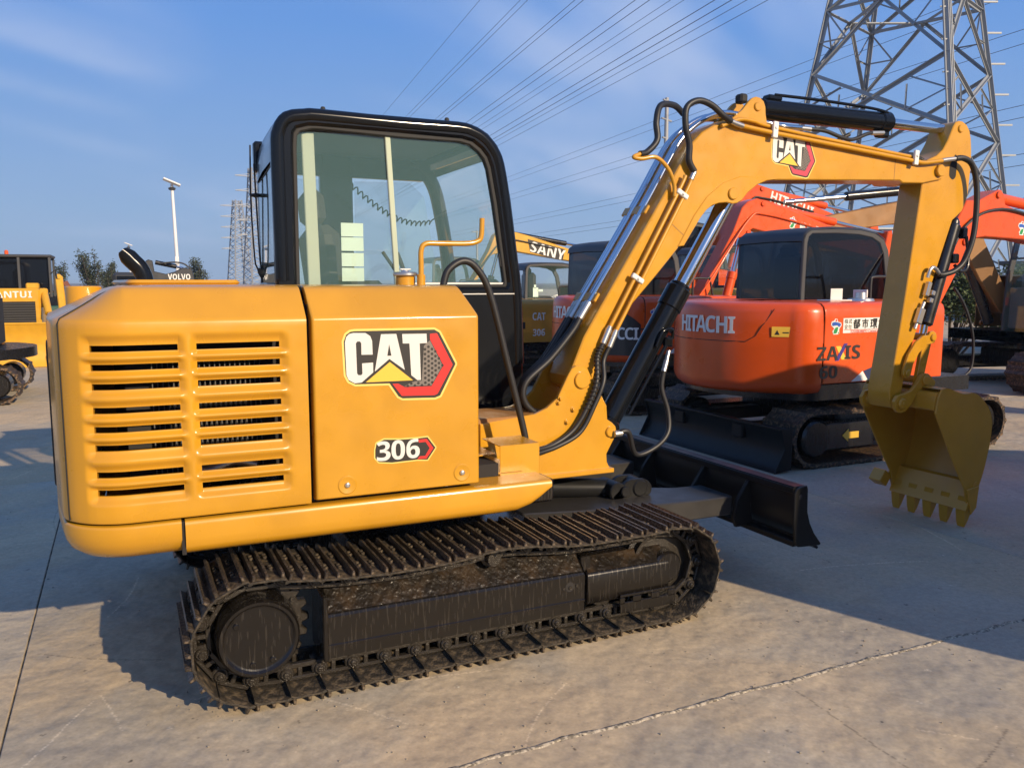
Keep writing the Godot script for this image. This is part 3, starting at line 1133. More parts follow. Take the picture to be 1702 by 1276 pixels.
func build_cab(root: Node3D) -> void:
	var zc := 0.02
	var zf := -0.96
	var outer := P([-0.60, 0.85, -0.605, 1.548, -0.606, 2.141, -0.594, 2.255, -0.552, 2.315, -0.471, 2.334, -0.403, 2.340, 0.0, 2.341, 0.313, 2.340, 0.40, 2.324, 0.46, 2.294, 0.512, 2.24, 0.548, 2.165, 0.586, 1.978, 0.625, 1.70, 0.650, 1.50, 0.657, 1.1, 0.657, 0.85])
	var hole := P([-0.515, 1.525, -0.515, 1.548, -0.513, 2.17, -0.508, 2.228, -0.492, 2.25, -0.44, 2.266, -0.40, 2.268, 0.0, 2.266, 0.32, 2.262, 0.378, 2.25, 0.425, 2.218, 0.458, 2.18, 0.478, 2.13, 0.512, 1.955, 0.548, 1.70, 0.568, 1.55, 0.567, 1.535, 0.56, 1.525])
	var side := mb()
	side.ring(outer, hole, zc - 0.07, zc, 0.012)
	var near := part("cab_side_frame", side, M.black_gloss, root)
	var rollp := []
	for q in outer.slice(1, outer.size() - 1):
		var e := (Vector2(0.03, 1.75) - q).normalized()
		rollp.append(Vector3(q.x + e.x * 0.034, q.y + e.y * 0.034, zc - 0.022))
	part("cab_edge_roll", mb().tube(spline(rollp, 3), 0.0335, 14), M.black_gloss, near)
	# pressed inner rim round the window
	var h2 := PackedVector2Array()
	for q in hole:
		h2.append(q + (Vector2(0.03, 1.9) - q).normalized() * 0.022)
	var rimb := mb()
	rimb.ring(hole, h2, zc - 0.05, zc - 0.012, 0.004)
	part("window_seal", rimb, M.rubber, near)
	var far := mb()
	# far wall: pillars and rails round two openings
	far.box(Vector3(-0.495, 1.6, zf), Vector3(0.07, 1.45, 0.06), 0.012)
	far.box(Vector3(-0.09, 1.6, zf), Vector3(0.19, 1.45, 0.06), 0.012)
	far.box(Vector3(-0.05, 2.245, zf), Vector3(1.0, 0.17, 0.06), 0.012)
	far.box(Vector3(0.02, 1.1, zf), Vector3(1.2, 0.55, 0.06), 0.012)
	far.tube(spline(xy([0.62, 1.35, 0.60, 1.7, 0.555, 1.98, 0.515, 2.13, 0.45, 2.22, 0.36, 2.26], zf)), 0.042, 10)
	part("cab_door_frame", far, M.black_gloss, root)
	# roof
	var roof := mb()
	var rg := []
	var rp := [Vector2(-0.603, 2.10), Vector2(-0.604, 2.17), Vector2(-0.594, 2.255), Vector2(-0.552, 2.315), Vector2(-0.471, 2.334), Vector2(-0.403, 2.340), Vector2(0.0, 2.341), Vector2(0.313, 2.340), Vector2(0.40, 2.324), Vector2(0.46, 2.294), Vector2(0.512, 2.24), Vector2(0.535, 2.19)]
	for q in rp:
		var row := []
		for e in [[zc - 0.002, 0.01], [zc - 0.012, 0.0], [zc - 0.1, -0.008], [-0.47, -0.014], [zf + 0.07, -0.008], [zf - 0.02, 0.0], [zf - 0.03, 0.014]]:
			var cc: Vector2 = (Vector2(0.0, 1.9) - q).normalized() * e[1]
			row.append(Vector3(q.x + cc.x + (0.075 * (zc - e[0]) if q.x < -0.3 else 0.0), q.y + cc.y, e[0]))
		rg.append(row)
	roof.grid(rg, Vector3(0, 1.9, -0.47))
	var rt := part("cab_roof", roof, M.black_gloss, root)
	for x in [-0.36, 0.255]:
		part("roof_plug", mb().lathe([[0.0, 0.02], [0.008, 0.02], [0.012, 0.012], [0.013, 0.0]], Vector3(x, 2.342, -0.03), Vector3.UP, 10), M.rubber, rt)
	var lin_ := mb().box(Vector3(-0.03, 2.283, -0.47), Vector3(0.9, 0.02, 0.86), 0.004)
	part("headliner", lin_, M.trim, rt)
	# rear wall: rails and glass
	var rw := mb()
	rw.box(Vector3(-0.55, 1.30, -0.47), Vector3(0.05, 0.50, 0.92), 0.008, Basis(Vector3.UP, -0.075))
	rw.box(Vector3(-0.552, 2.15, -0.47), Vector3(0.03, 0.12, 0.94), 0.008, Basis(Vector3.UP, -0.075))
	part("cab_rear_rail", rw, M.black_gloss, root)
	part("rear_window", mb().box(Vector3(-0.563, 1.82, -0.47), Vector3(0.005, 0.56, 0.90), 0.0, Basis(Vector3.UP, -0.075)), M.glass, root)
	# front crossbars
	var fw := mb()
	fw.box(Vector3(0.63, 1.42, -0.47), Vector3(0.05, 0.10, 0.92), 0.008)
	fw.box(Vector3(0.46, 2.25, -0.47), Vector3(0.06, 0.08, 0.92), 0.012, Basis(Vector3.BACK, -0.7))
	fw.box(Vector3(0.64, 0.92, -0.47), Vector3(0.05, 0.14, 0.92), 0.008)
	part("cab_front_rail", fw, M.black_gloss, root)
	var ws := mb()
	ws.quad(Vector3(0.628, 1.46, zc - 0.06), Vector3(0.628, 1.46, zf + 0.04), Vector3(0.50, 2.21, zf + 0.04), Vector3(0.50, 2.21, zc - 0.06), Vector3(1, 0.2, 0))
	part("windshield", ws, M.glass, root)
	# lower side wall, dark and glossy
	var lw := mb().box(Vector3(0.30, 1.18, zc - 0.02), Vector3(0.66, 0.62, 0.03), 0.004)
	var lo := part("cab_lower_panel", lw, M.black_paint, root)
	part("panel_trim_strip", mb().box(Vector3(0.36, 1.492, zc + 0.002), Vector3(0.54, 0.005, 0.006)), M.zinc, lo)
	# sliding side glass
	var g1 := mb().prism(PackedVector2Array([Vector2(-0.50, 1.53), Vector2(-0.495, 2.24), Vector2(-0.05, 2.25), Vector2(-0.012, 1.53)]), zc - 0.043, zc - 0.038)
	part("side_window", g1, M.glass, root)
	var gh := P([-0.03, 1.53, -0.07, 2.25, 0.32, 2.245, 0.42, 2.215, 0.474, 2.12, 0.51, 1.95, 0.565, 1.54, 0.56, 1.53])
	part("side_window", mb().prism(gh, zc - 0.034, zc - 0.029), M.glass, root)
	var bar := mb()
	bar.box(Vector3(-0.038, 1.89, zc - 0.034), Vector3(0.026, 0.73, 0.016), 0.003, Basis(Vector3.BACK, 0.055))
	part("window_mullion", bar, M.foam, root)
	part("window_sill", mb().box(Vector3(0.3, 1.545, zc - 0.03), Vector3(0.5, 0.012, 0.02), 0.002), M.zinc, root)
	part("window_mullion", mb().box(Vector3(-0.428, 1.88, zc - 0.055), Vector3(0.058, 0.72, 0.012), 0.004, Basis(Vector3.BACK, 0.02)), M.foam, root)
	part("window_latch", mb().box(Vector3(0.535, 1.665, zc - 0.025), Vector3(0.018, 0.07, 0.012), 0.003, Basis(Vector3.BACK, 0.15)), M.rubber, root)
	# far door glass
	var dg := mb()
	dg.prism(P([0.02, 1.38, 0.02, 2.14, 0.36, 2.15, 0.45, 2.07, 0.55, 1.5, 0.55, 1.38]), zf - 0.003, zf + 0.003)
	dg.prism(P([-0.51, 1.38, -0.51, 2.14, -0.19, 2.14, -0.19, 1.38]), zf - 0.003, zf + 0.003)
	part("door_window", dg, M.glass, root)
	# notices stuck to the far glass
	for i in 4:
		part("notice_sheet", mb().box(Vector3(-0.235, 1.588 + i * 0.071 + (0.003 if i == 2 else 0.0), zc - 0.05), Vector3(0.108, 0.064, 0.002)), M.paper, root)
	# seat
	var st := mb()
	st.box(Vector3(-0.06, 1.32, -0.47), Vector3(0.46, 0.14, 0.48), 0.05)
	st.box(Vector3(-0.28, 1.58, -0.47), Vector3(0.14, 0.52, 0.46), 0.05, Basis(Vector3.BACK, 0.12))
	st.box(Vector3(-0.335, 1.93, -0.47), Vector3(0.10, 0.20, 0.28), 0.045, Basis(Vector3.BACK, 0.1))
	st.tube([Vector3(-0.33, 1.80, -0.42), Vector3(-0.332, 1.86, -0.42)], 0.008, 8)
	var so := part("operator_seat", st, M.seat, root)
	part("seat_base", mb().box(Vector3(-0.06, 1.10, -0.47), Vector3(0.40, 0.34, 0.44), 0.03), M.trim, so)
	part("armrest", mb().box(Vector3(-0.20, 1.53, -0.16), Vector3(0.30, 0.06, 0.08), 0.025).box(Vector3(-0.15, 1.40, -0.16), Vector3(0.26, 0.24, 0.12), 0.03), M.seat, so)
	var con := mb()
	con.box(Vector3(0.40, 1.36, -0.12), Vector3(0.30, 0.30, 0.20), 0.03)
	con.box(Vector3(0.44, 1.53, -0.2), Vector3(0.26, 0.05, 0.26), 0.02, Basis(Vector3.BACK, 0.12))
	con.tube([Vector3(0.10, 1.42, -0.18), Vector3(0.07, 1.60, -0.17), Vector3(0.03, 1.70, -0.17)], 0.012, 8)
	con.tube([Vector3(0.20, 1.55, -0.6), Vector3(0.08, 1.72, -0.6)], 0.01, 8)
	part("control_console", con, M.seat, root)
	part("cab_floor", mb().box(Vector3(0.03, 0.87, -0.47), Vector3(1.22, 0.06, 0.96)), M.frame_black, root)
	# curled cord hanging across the windscreen
	var cord := mb()
	var cp := []
	for i in 260:
		var t := i / 259.0
		var base := Vector3(lerpf(-0.06, 0.42, t), 2.09 - 0.20 * sin(t * PI * 0.62) , -0.72)
		var k := TAU * 17.0 * t
		cp.append(base + Vector3(0.25 * cos(k) * 0.02, cos(k) * 0.013, sin(k) * 0.013))
	cp.append(Vector3(0.50, 1.97, -0.7))
	cord.tube(cp, 0.0042, 5)
	part("curled_cord", cord, M.rubber, root)
	# mirror stays on the far rear corner
	var mr := mb()
	mr.tube([Vector3(-0.528, 1.50, -0.90), Vector3(-0.53, 1.60, -0.90)], 0.010, 8)
	for k in 3:
		var dx: float = [-0.034, -0.006, 0.022][k]
		var ytop: float = [2.30, 2.20, 2.16][k]
		mr.tube(spline([Vector3(-0.53, 1.60, -0.90), Vector3(-0.532 + dx * 0.8, 1.635, -0.90), Vector3(-0.536 + dx, 1.70, -0.90), Vector3(-0.545 + dx, 2.0, -0.90), Vector3(-0.55 + dx * 0.9 + (0.008 if k == 0 else 0.0), ytop, -0.90)]), 0.0046, 7)
	mr.lathe([[0.0, -0.012], [0.026, -0.008], [0.03, 0.0], [0.026, 0.008], [0.0, 0.012]], Vector3(-0.552, 2.03, -0.90), Vector3.UP, 14)
	mr.lathe([[0.010, -0.035], [0.024, -0.01], [0.03, 0.02]], Vector3(-0.531, 1.61, -0.90), Vector3.UP, 10)
	part("mirror_stay", mr, M.rubber, root)


func boss(b: MB, p: Vector2, z: float, r: float, t := 0.012) -> void:
	b.lathe([[0.0, t], [r - 0.004, t], [r, t - 0.004], [r, -0.01]], Vector3(p.x, p.y, z), Vector3.BACK, 24)


const BOOM := [0.741, 1.088, 0.761, 1.126, 0.828, 1.280, 0.886, 1.372, 1.139, 1.761, 1.291, 1.998, 1.394, 2.166, 1.459, 2.267, 1.523, 2.326, 1.60, 2.368, 1.684, 2.402, 1.803, 2.412, 1.966, 2.384, 2.964, 2.300, 3.202, 2.272, 3.329, 2.270, 3.370, 2.229, 3.338, 2.177, 3.177, 2.146, 3.003, 2.139, 2.977, 2.152, 2.039, 2.108, 1.777, 2.082, 1.68, 2.05, 1.60, 1.99, 1.53, 1.92, 1.465, 1.842, 1.385, 1.725, 1.253, 1.585, 1.116, 1.447, 1.035, 1.351, 1.018, 1.269, 0.910, 1.135, 0.894, 1.062, 0.86, 1.01, 0.80, 1.0, 0.75, 1.04]


func build_boom(root: Node3D) -> void:
	# boom foot bracket
	var poly := P([0.246, 0.887, 0.538, 0.916, 0.603, 0.942, 0.661, 0.989, 0.719, 1.099, 0.74, 1.13, 0.765, 1.142, 0.80, 1.142, 0.828, 1.126, 0.849, 1.084, 0.885, 1.030, 0.941, 0.932, 0.947, 0.861, 0.976, 0.842, 0.996, 0.822, 1.002, 0.798, 0.999, 0.775, 0.987, 0.756, 0.945, 0.684, 0.948, 0.642, 0.960, 0.618, 0.976, 0.602, 0.976, 0.585, 0.30, 0.60, 0.246, 0.66])
	var br := mb()
	br.prism(poly, 0.375, 0.40, 0.004)
	br.prism(poly, 0.10, 0.125, 0.004)
	br.box(Vector3(0.62, 0.60, 0.25), Vector3(0.72, 0.024, 0.34), 0.004)
	br.box(Vector3(0.60, 0.76, 0.25), Vector3(0.5, 0.24, 0.24), 0.01)
	boss(br, Vector2(0.795, 1.07), 0.40, 0.043)
	boss(br, Vector2(0.964, 0.798), 0.40, 0.028)
	var bo := part("boom_bracket", br, M.yellow, root)
	for q in [Vector2(0.672, 0.985), Vector2(0.663, 0.965), Vector2(0.745, 0.925), Vector2(0.71, 0.865)]:
		part("bracket_bolt", mb().cyl(Vector3(q.x, q.y, 0.398), Vector3(q.x, q.y, 0.416), 0.009, 10, 0.002).cyl(Vector3(q.x, q.y, 0.398), Vector3(q.x, q.y, 0.405), 0.014, 12, 0.001), M.yellow, bo)
	# boom
	var bm := mb()
	bm.prism(P(BOOM), 0.145, 0.36, 0.006)
	var lug := P([2.026, 2.112, 1.96, 2.10, 1.893, 2.075, 1.83, 2.03, 1.79, 1.988, 1.76, 1.972, 1.73, 1.967, 1.69, 1.973, 1.64, 1.968, 1.598, 1.955, 1.56, 1.93, 1.52, 1.885, 1.42, 1.74, 1.38, 1.735, 1.48, 1.90, 1.56, 2.0, 1.66, 2.075, 1.78, 2.115])
	bm.prism(lug, 0.352, 0.366, 0.004)
	bm.prism(lug, 0.139, 0.153, 0.004)
	boss(bm, Vector2(1.727, 2.020), 0.366, 0.032)
	boss(bm, Vector2(3.307, 2.226), 0.36, 0.036, 0.022)
	# clevis that carries the arm ram
	var clv := P([1.70, 2.39, 1.80, 2.465, 1.845, 2.515, 1.865, 2.532, 1.89, 2.541, 1.92, 2.538, 1.945, 2.522, 1.958, 2.495, 1.962, 2.455, 1.985, 2.36])
	bm.prism(clv, 0.315, 0.335, 0.003)
	bm.prism(clv, 0.165, 0.185, 0.003)
	boss(bm, Vector2(1.902, 2.49), 0.335, 0.024, 0.01)
	var boom := part("boom", bm, M.yellow, root)
	part("pin_cap", mb().box(Vector3(1.87, 2.545, 0.24), Vector3(0.05, 0.05, 0.06), 0.01), M.rubber, boom)
	var seam := mb()
	seam.box(Vector3(2.93, 2.225, 0.3603), Vector3(0.004, 0.16, 0.0012), 0.0, Basis(Vector3.BACK, -0.03))
	seam.box(Vector3(1.37, 1.83, 0.3603), Vector3(0.004, 0.155, 0.0012), 0.0, Basis(Vector3.BACK, 0.95))
	part("weld_seam", seam, M.brown_yellow, boom)
	make_logo(boom, Vector3(2.147, 2.236, 0.3604), Basis(Vector3.BACK, -0.075) * Basis(Vector3(1, 0, 0), Vector3(-0.04, 1, 0), Vector3(0, 0, 1)).scaled(Vector3(0.72, 0.76, 1)), M.decal_pink)
	# hard pipes along the near face
	for k in 2:
		var d: float = [0.0, 0.036][k]
		var pp := mb().tube(spline([Vector3(0.955 + d, 1.318 - d * 0.55, 0.388), Vector3(1.105 + d, 1.575 - d * 0.55, 0.388), Vector3(1.36 + d, 2.015 - d * 0.55, 0.388), Vector3(1.40 + d, 2.095 - d * 0.6, 0.388)], 5), 0.0105, 10)
		part("boom_pipe", pp, M.yellow, boom)
		var ft := mb()
		var dir := Vector3(-0.42, -0.90, 0).normalized()
		var p0 := Vector3(0.957 + d, 1.322 - d * 0.55, 0.388)
		ft.cyl(p0, p0 + dir * 0.028, 0.017, 6, 0.002)
		ft.cyl(p0 + dir * 0.024, p0 + dir * 0.085, 0.0155, 14, 0.003)
		ft.cyl(p0 - dir * 0.012, p0 + dir * 0.004, 0.013, 12, 0.002)
		part("pipe_fitting", ft, M.zinc, boom)
		var hpts := spline([p0 + dir * 0.08, p0 + dir * 0.16, Vector3(0.865 + d * 1.1, 1.06, 0.425), Vector3(0.815 + d, 0.945, 0.43), Vector3(0.735 + d, 0.83 - d * 0.4, 0.43), Vector3(0.62 + d * 0.5, 0.768 - d * 0.35, 0.44), Vector3(0.50, 0.752 - d * 0.5, 0.47), Vector3(0.38, 0.745 - d * 0.4, 0.53)], 10)
		var ho := part("boom_hose", mb().tube(hpts, 0.0125, 12), M.hose, boom)
		if k == 0:
			# spiral guard wound round the outer hose
			var sp := []
			for i in 200:
				var t := 4.0 + 28.0 * i / 199.0
				var c: Vector3 = hpts[int(t)].lerp(hpts[int(t) + 1], t - int(t))
				var an := i * 0.5
				sp.append(c + Vector3(0.9, -0.4, 0).normalized() * cos(an) * 0.0145 + Vector3(0, 0, 1) * sin(an) * 0.0145)
			part("hose_guard", mb().tube(sp, 0.0042, 5), M.rubber, ho)
	for q in [[1.115, 1.57, 1.05], [1.378, 2.0, 1.05]]:
		part("pipe_clamp", mb().box(Vector3(q[0], q[1], 0.396), Vector3(0.026, 0.075, 0.02), 0.004, Basis(Vector3.BACK, q[2])).cyl(Vector3(q[0], q[1], 0.40), Vector3(q[0], q[1], 0.413), 0.007, 8, 0.002), M.white, boom)
	# pipe rail along the upper boom
	var rail := mb()
	rail.tube(spline([Vector3(1.74, 2.372, 0.385), Vector3(1.95, 2.352, 0.385), Vector3(2.48, 2.312, 0.385), Vector3(3.05, 2.268, 0.385), Vector3(3.14, 2.262, 0.385), Vector3(3.26, 2.278, 0.39), Vector3(3.30, 2.284, 0.39)], 6), 0.0125, 10)
	rail.tube(spline([Vector3(1.63, 2.36, 0.378), Vector3(1.74, 2.402, 0.378), Vector3(1.84, 2.402, 0.378), Vector3(2.02, 2.378, 0.372), Vector3(2.95, 2.300, 0.372), Vector3(3.08, 2.294, 0.372)], 6), 0.0105, 10)
	part("boom_pipe", rail, M.yellow, boom)
	for q in [[1.975, 2.365], [3.06, 2.285]]:
		part("pipe_clamp", mb().box(Vector3(q[0], q[1], 0.396), Vector3(0.034, 0.085, 0.018), 0.003, Basis(Vector3.BACK, -0.06)).cyl(Vector3(q[0], q[1] + 0.01, 0.40), Vector3(q[0], q[1] + 0.01, 0.411), 0.008, 8, 0.002), M.white, boom)
	var f2 := mb()
	f2.cyl(Vector3(1.765, 2.369, 0.385), Vector3(1.71, 2.379, 0.388), 0.015, 6, 0.002)
	f2.cyl(Vector3(1.715, 2.378, 0.388), Vector3(1.675, 2.388, 0.39), 0.0135, 12, 0.002)
	f2.cyl(Vector3(3.29, 2.283, 0.39), Vector3(3.33, 2.29, 0.392), 0.0145, 6, 0.002)
	f2.cyl(Vector3(3.325, 2.289, 0.392), Vector3(3.40, 2.30, 0.395), 0.013, 12, 0.002)
	var dir3 := Vector3(0.45, 0.9, 0).normalized()
	f2.cyl(Vector3(1.435, 2.075, 0.388), Vector3(1.435, 2.075, 0.388) + dir3 * 0.05, 0.014, 10, 0.002)
	part("pipe_fitting", f2, M.zinc, boom)
	# steel lines over the back of the boom
	for k in 4:
		var z := 0.165 + k * 0.048
		var off := 0.03 + (0.012 if k % 2 else 0.0)
		var nx := -0.85 * off
		var ny := 0.52 * off
		var pl := [Vector3(0.92 + nx, 1.43 + ny, z), Vector3(1.139 + nx, 1.761 + ny, z), Vector3(1.291 + nx, 1.998 + ny, z), Vector3(1.394 + nx, 2.166 + ny, z), Vector3(1.462 + nx, 2.267 + ny, z), Vector3(1.53 + nx * 0.6, 2.335 + ny * 1.3, z), Vector3(1.62, 2.385 + off, z), Vector3(1.75, 2.415 + off * 0.8, z), Vector3(1.98, 2.39 + off * 0.7, z)]
		if k == 3:
			pl.append(Vector3(2.1, 2.40, 0.34))
			pl.append(Vector3(2.22, 2.405, 0.33))
		part("steel_line", mb().tube(spline(pl, 6), 0.0135, 12), M.chrome, boom)
		var p0: Vector3 = pl[0]
		var dd := Vector3(-0.55, -0.83, 0).normalized()
		var fb := mb()
		fb.cyl(p0, p0 + dd * 0.03, 0.021, 6, 0.002)
		fb.cyl(p0 + dd * 0.025, p0 + dd * 0.10, 0.019, 14, 0.003)
		part("pipe_fitting", fb, M.zinc, boom)
		var st := p0 + dd * 0.095
		part("boom_hose", mb().tube(spline([st, st + dd * 0.08, Vector3(0.70 - k * 0.012, 1.16 + k * 0.004, z), Vector3(0.59 - k * 0.02, 1.06, z), Vector3(0.575 - k * 0.016, 0.96, z), Vector3(0.63, 0.87, z), Vector3(0.72, 0.80, z)], 9), 0.0165, 12), M.hose, boom)
	for q in [[0.935, 1.455], [1.225, 1.90]]:
		part("line_clamp", mb().box(Vector3(q[0] - 0.028, q[1] + 0.02, 0.24), Vector3(0.05, 0.016, 0.22), 0.004, Basis(Vector3.BACK, 1.0)), M.yellow, boom)
	# hoses that hop over the bend
	part("boom_hose", mb().tube(spline([Vector3(1.68, 2.387, 0.39), Vector3(1.62, 2.41, 0.40), Vector3(1.545, 2.455, 0.40), Vector3(1.46, 2.47, 0.40), Vector3(1.39, 2.43, 0.40), Vector3(1.385, 2.34, 0.40), Vector3(1.415, 2.25, 0.395), Vector3(1.42, 2.17, 0.39), Vector3(1.455, 2.118, 0.388)], 8), 0.0165, 12), M.hose, boom)
	part("boom_hose", mb().tube(spline([Vector3(1.50, 2.44, 0.22), Vector3(1.42, 2.47, 0.25), Vector3(1.30, 2.45, 0.30), Vector3(1.255, 2.36, 0.33), Vector3(1.255, 2.27, 0.34), Vector3(1.19, 2.205, 0.35), Vector3(1.14, 2.19, 0.36)], 8), 0.0165, 12), M.hose, boom)
	part("boom_pipe", mb().tube(spline([Vector3(1.14, 2.19, 0.36), Vector3(1.10, 2.172, 0.365), Vector3(1.14, 2.165, 0.375), Vector3(1.22, 2.175, 0.385), Vector3(1.29, 2.125, 0.388), Vector3(1.33, 2.05, 0.388), Vector3(1.335, 1.985, 0.388)], 8), 0.011, 10), M.yellow, boom)
	# boom ram
	var a := Vector3(1.79, 2.01, 0.25)
	var c := Vector3(1.02, 0.792, 0.25)
	var d := (a - c).normalized()
	var ram := mb()
	var gl := c + d * 0.86
	ram.cyl(c + d * 0.05, gl, 0.062, 28, 0.006)
	ram.cyl(gl - d * 0.13, gl, 0.068, 28, 0.006)
	ram.cyl(gl, gl + d * 0.02, 0.058, 28, 0.004)
	ram.cyl(c - Vector3(0, 0, 0.06), c + Vector3(0, 0, 0.06), 0.06, 24, 0.006)
	ram.tube(spline([c + d * 0.12 + Vector3(0.05, -0.03, 0.06), c + d * 0.4 + Vector3(0.05, -0.03, 0.06), c + d * 0.56 + Vector3(0.05, -0.03, 0.06)], 5), 0.01, 8)
	ram.box(c + d * 0.56 + Vector3(0.055, -0.03, 0.055), Vector3(0.05, 0.05, 0.04), 0.008)
	ram.tube(spline([c + d * 0.50 + Vector3(0.0, 0.0, 0.075), c + d * 0.57 + Vector3(0.0, 0.02, 0.08), c + d * 0.6 + Vector3(0.05, 0.0, 0.07), c + d * 0.58 + Vector3(0.07, -0.03, 0.06)], 6), 0.009, 8)
	var rm := part("boom_ram", ram, M.black_gloss, root)
	part("ram_rod", mb().cyl(gl, a, 0.046, 28, 0.003), M.chrome, rm)
	var hs := c + d * 0.53 + Vector3(0.075, -0.05, 0.06)
	part("hose_fitting", mb().cyl(hs, hs + Vector3(-0.02, -0.05, 0.01), 0.011, 10, 0.002).cyl(hs + Vector3(-0.02, -0.05, 0.01), hs + Vector3(-0.045, -0.11, 0.02), 0.014, 10, 0.002), M.zinc, rm)
	part("ram_hose", mb().tube(spline([hs + Vector3(-0.045, -0.11, 0.02), hs + Vector3(-0.055, -0.20, 0.02), hs + Vector3(-0.02, -0.32, 0.03), hs + Vector3(-0.03, -0.43, 0.05), hs + Vector3(-0.12, -0.50, 0.07), hs + Vector3(-0.25, -0.525, 0.08), Vector3(1.06, 0.79, 0.42), Vector3(0.99, 0.788, 0.42)], 8), 0.0135, 12), M.hose, rm)
	part("hose_fitting", mb().cyl(Vector3(1.02, 0.789, 0.42), Vector3(0.975, 0.788, 0.42), 0.017, 10, 0.002), M.zinc, rm)


func build_stick(root: Node3D) -> void:
	# arm ram on top of the boom
	var ram := mb()
	var b0 := Vector3(1.935, 2.50, 0.25)
	var b1 := Vector3(3.53, 2.498, 0.25)
	var d := (b1 - b0).normalized()
	var gl := Vector3(2.97, 2.503, 0.25)
	ram.cyl(Vector3(1.99, 2.50, 0.25), gl, 0.057, 28, 0.006)
	ram.cyl(gl - d * 0.08, gl, 0.064, 28, 0.006)
	ram.cyl(gl, gl + d * 0.02, 0.05, 24, 0.004)
	ram.box(Vector3(2.08, 2.565, 0.25), Vector3(0.10, 0.03, 0.06), 0.008)
	ram.tube(spline([Vector3(2.08, 2.58, 0.27), Vector3(2.4, 2.575, 0.29), Vector3(2.8, 2.565, 0.29), Vector3(2.93, 2.55, 0.29)], 5), 0.009, 8)
	ram.box(Vector3(2.92, 2.43, 0.26), Vector3(0.09, 0.04, 0.05), 0.01)
	var rm := part("arm_ram", ram, M.black_gloss, root)
	part("ram_rod", mb().cyl(gl, b1, 0.03, 24, 0.003), M.chrome, rm)
	part("ram_hose", mb().tube(spline([Vector3(2.27, 2.402, 0.33), Vector3(2.40, 2.40, 0.33), Vector3(2.52, 2.375, 0.33), Vector3(2.62, 2.37, 0.32), Vector3(2.74, 2.41, 0.31), Vector3(2.80, 2.425, 0.30)], 8), 0.011, 10), M.hose, rm)
	part("ram_hose", mb().tube(spline([Vector3(2.23, 2.36, 0.2), Vector3(2.36, 2.40, 0.22), Vector3(2.46, 2.375, 0.22), Vector3(2.50, 2.33, 0.22)], 8), 0.012, 10), M.hose, rm)
	part("ram_hose", mb().tube(spline([Vector3(2.55, 2.31, 0.22), Vector3(2.60, 2.37, 0.22), Vector3(2.70, 2.42, 0.22)], 8), 0.012, 10), M.hose, rm)
	part("hose_fitting", mb().cyl(Vector3(2.18, 2.402, 0.33), Vector3(2.29, 2.402, 0.33), 0.0135, 8, 0.002).cyl(Vector3(2.79, 2.422, 0.3), Vector3(2.90, 2.433, 0.29), 0.0135, 8, 0.002), M.zinc, rm)
	part("ram_hose", mb().tube(spline([Vector3(3.06, 2.30, 0.30), Vector3(3.16, 2.32, 0.28), Vector3(3.28, 2.29, 0.27)], 6), 0.018, 10), M.hose, rm)
	# stick: box beam with a wide head
	var st := mb()
	var sp := P([3.44, 2.505, 3.46, 2.530, 3.49, 2.541, 3.52, 2.540, 3.56, 2.522, 3.588, 2.49, 3.606, 2.44, 3.618, 2.36, 3.62, 2.25, 3.610, 2.10, 3.592, 2.045, 3.564, 1.996, 3.525, 1.965, 3.483, 1.936, 3.43, 1.80, 3.209, 1.225, 3.15, 1.05, 3.115, 0.86, 3.10, 0.79, 3.075, 0.77, 3.04, 0.78, 3.02, 0.82, 3.012, 0.888, 3.046, 1.084, 3.108, 1.497, 3.144, 1.772, 3.192, 2.136, 3.23, 2.29, 3.309, 2.32, 3.36, 2.36, 3.40, 2.42])
	st.prism(sp, 0.17, 0.34, 0.005)
	boss(st, Vector2(3.503, 2.494), 0.34, 0.024, 0.01)
	var so := part("arm_beam", st, M.yellow, root)
	var slot := mb().prism(rounded(P([3.425, 2.27, 3.475, 2.345, 3.49, 2.30, 3.485, 2.20, 3.46, 2.18, 3.425, 2.20]), 0.02), 0.3402, 0.3412)
	part("cable_opening", slot, M.gap, so)
	# valve with fittings on the side
	var vv := mb()
	vv.tube(spline([Vector3(3.37, 1.60, 0.36), Vector3(3.30, 1.64, 0.375), Vector3(3.265, 1.63, 0.375), Vector3(3.25, 1.58, 0.37)], 6), 0.012, 10)
	vv.box(Vector3(3.262, 1.51, 0.365), Vector3(0.03, 0.09, 0.03), 0.004, Basis(Vector3.BACK, -0.3))
	vv.box(Vector3(3.30, 1.485, 0.37), Vector3(0.03, 0.03, 0.03), 0.004, Basis(Vector3.BACK, -0.3))
	vv.box(Vector3(3.285, 1.44, 0.37), Vector3(0.03, 0.03, 0.03), 0.004, Basis(Vector3.BACK, -0.3))
	vv.box(Vector3(3.205, 1.345, 0.365), Vector3(0.045, 0.10, 0.035), 0.005, Basis(Vector3.BACK, -0.35))
	vv.cyl(Vector3(3.24, 1.43, 0.365), Vector3(3.22, 1.39, 0.365), 0.012, 8, 0.002)
	vv.cyl(Vector3(3.185, 1.30, 0.365), Vector3(3.17, 1.265, 0.365), 0.012, 8, 0.002)
	part("shutoff_valve", vv, M.zinc, so)
	part("arm_hose", mb().tube(spline([Vector3(3.40, 2.30, 0.395), Vector3(3.47, 2.305, 0.40), Vector3(3.55, 2.27, 0.40), Vector3(3.60, 2.16, 0.40), Vector3(3.615, 2.0, 0.40), Vector3(3.60, 1.83, 0.40), Vector3(3.55, 1.69, 0.39), Vector3(3.48, 1.625, 0.38), Vector3(3.40, 1.60, 0.365), Vector3(3.36, 1.60, 0.36)], 8), 0.0175, 12), M.hose, so)
	# bucket ram
	var bk := mb()
	var p0 := Vector3(3.556, 1.955, 0.30)
	var p1 := Vector3(3.335, 1.285, 0.30)
	var dd := (p1 - p0).normalized()
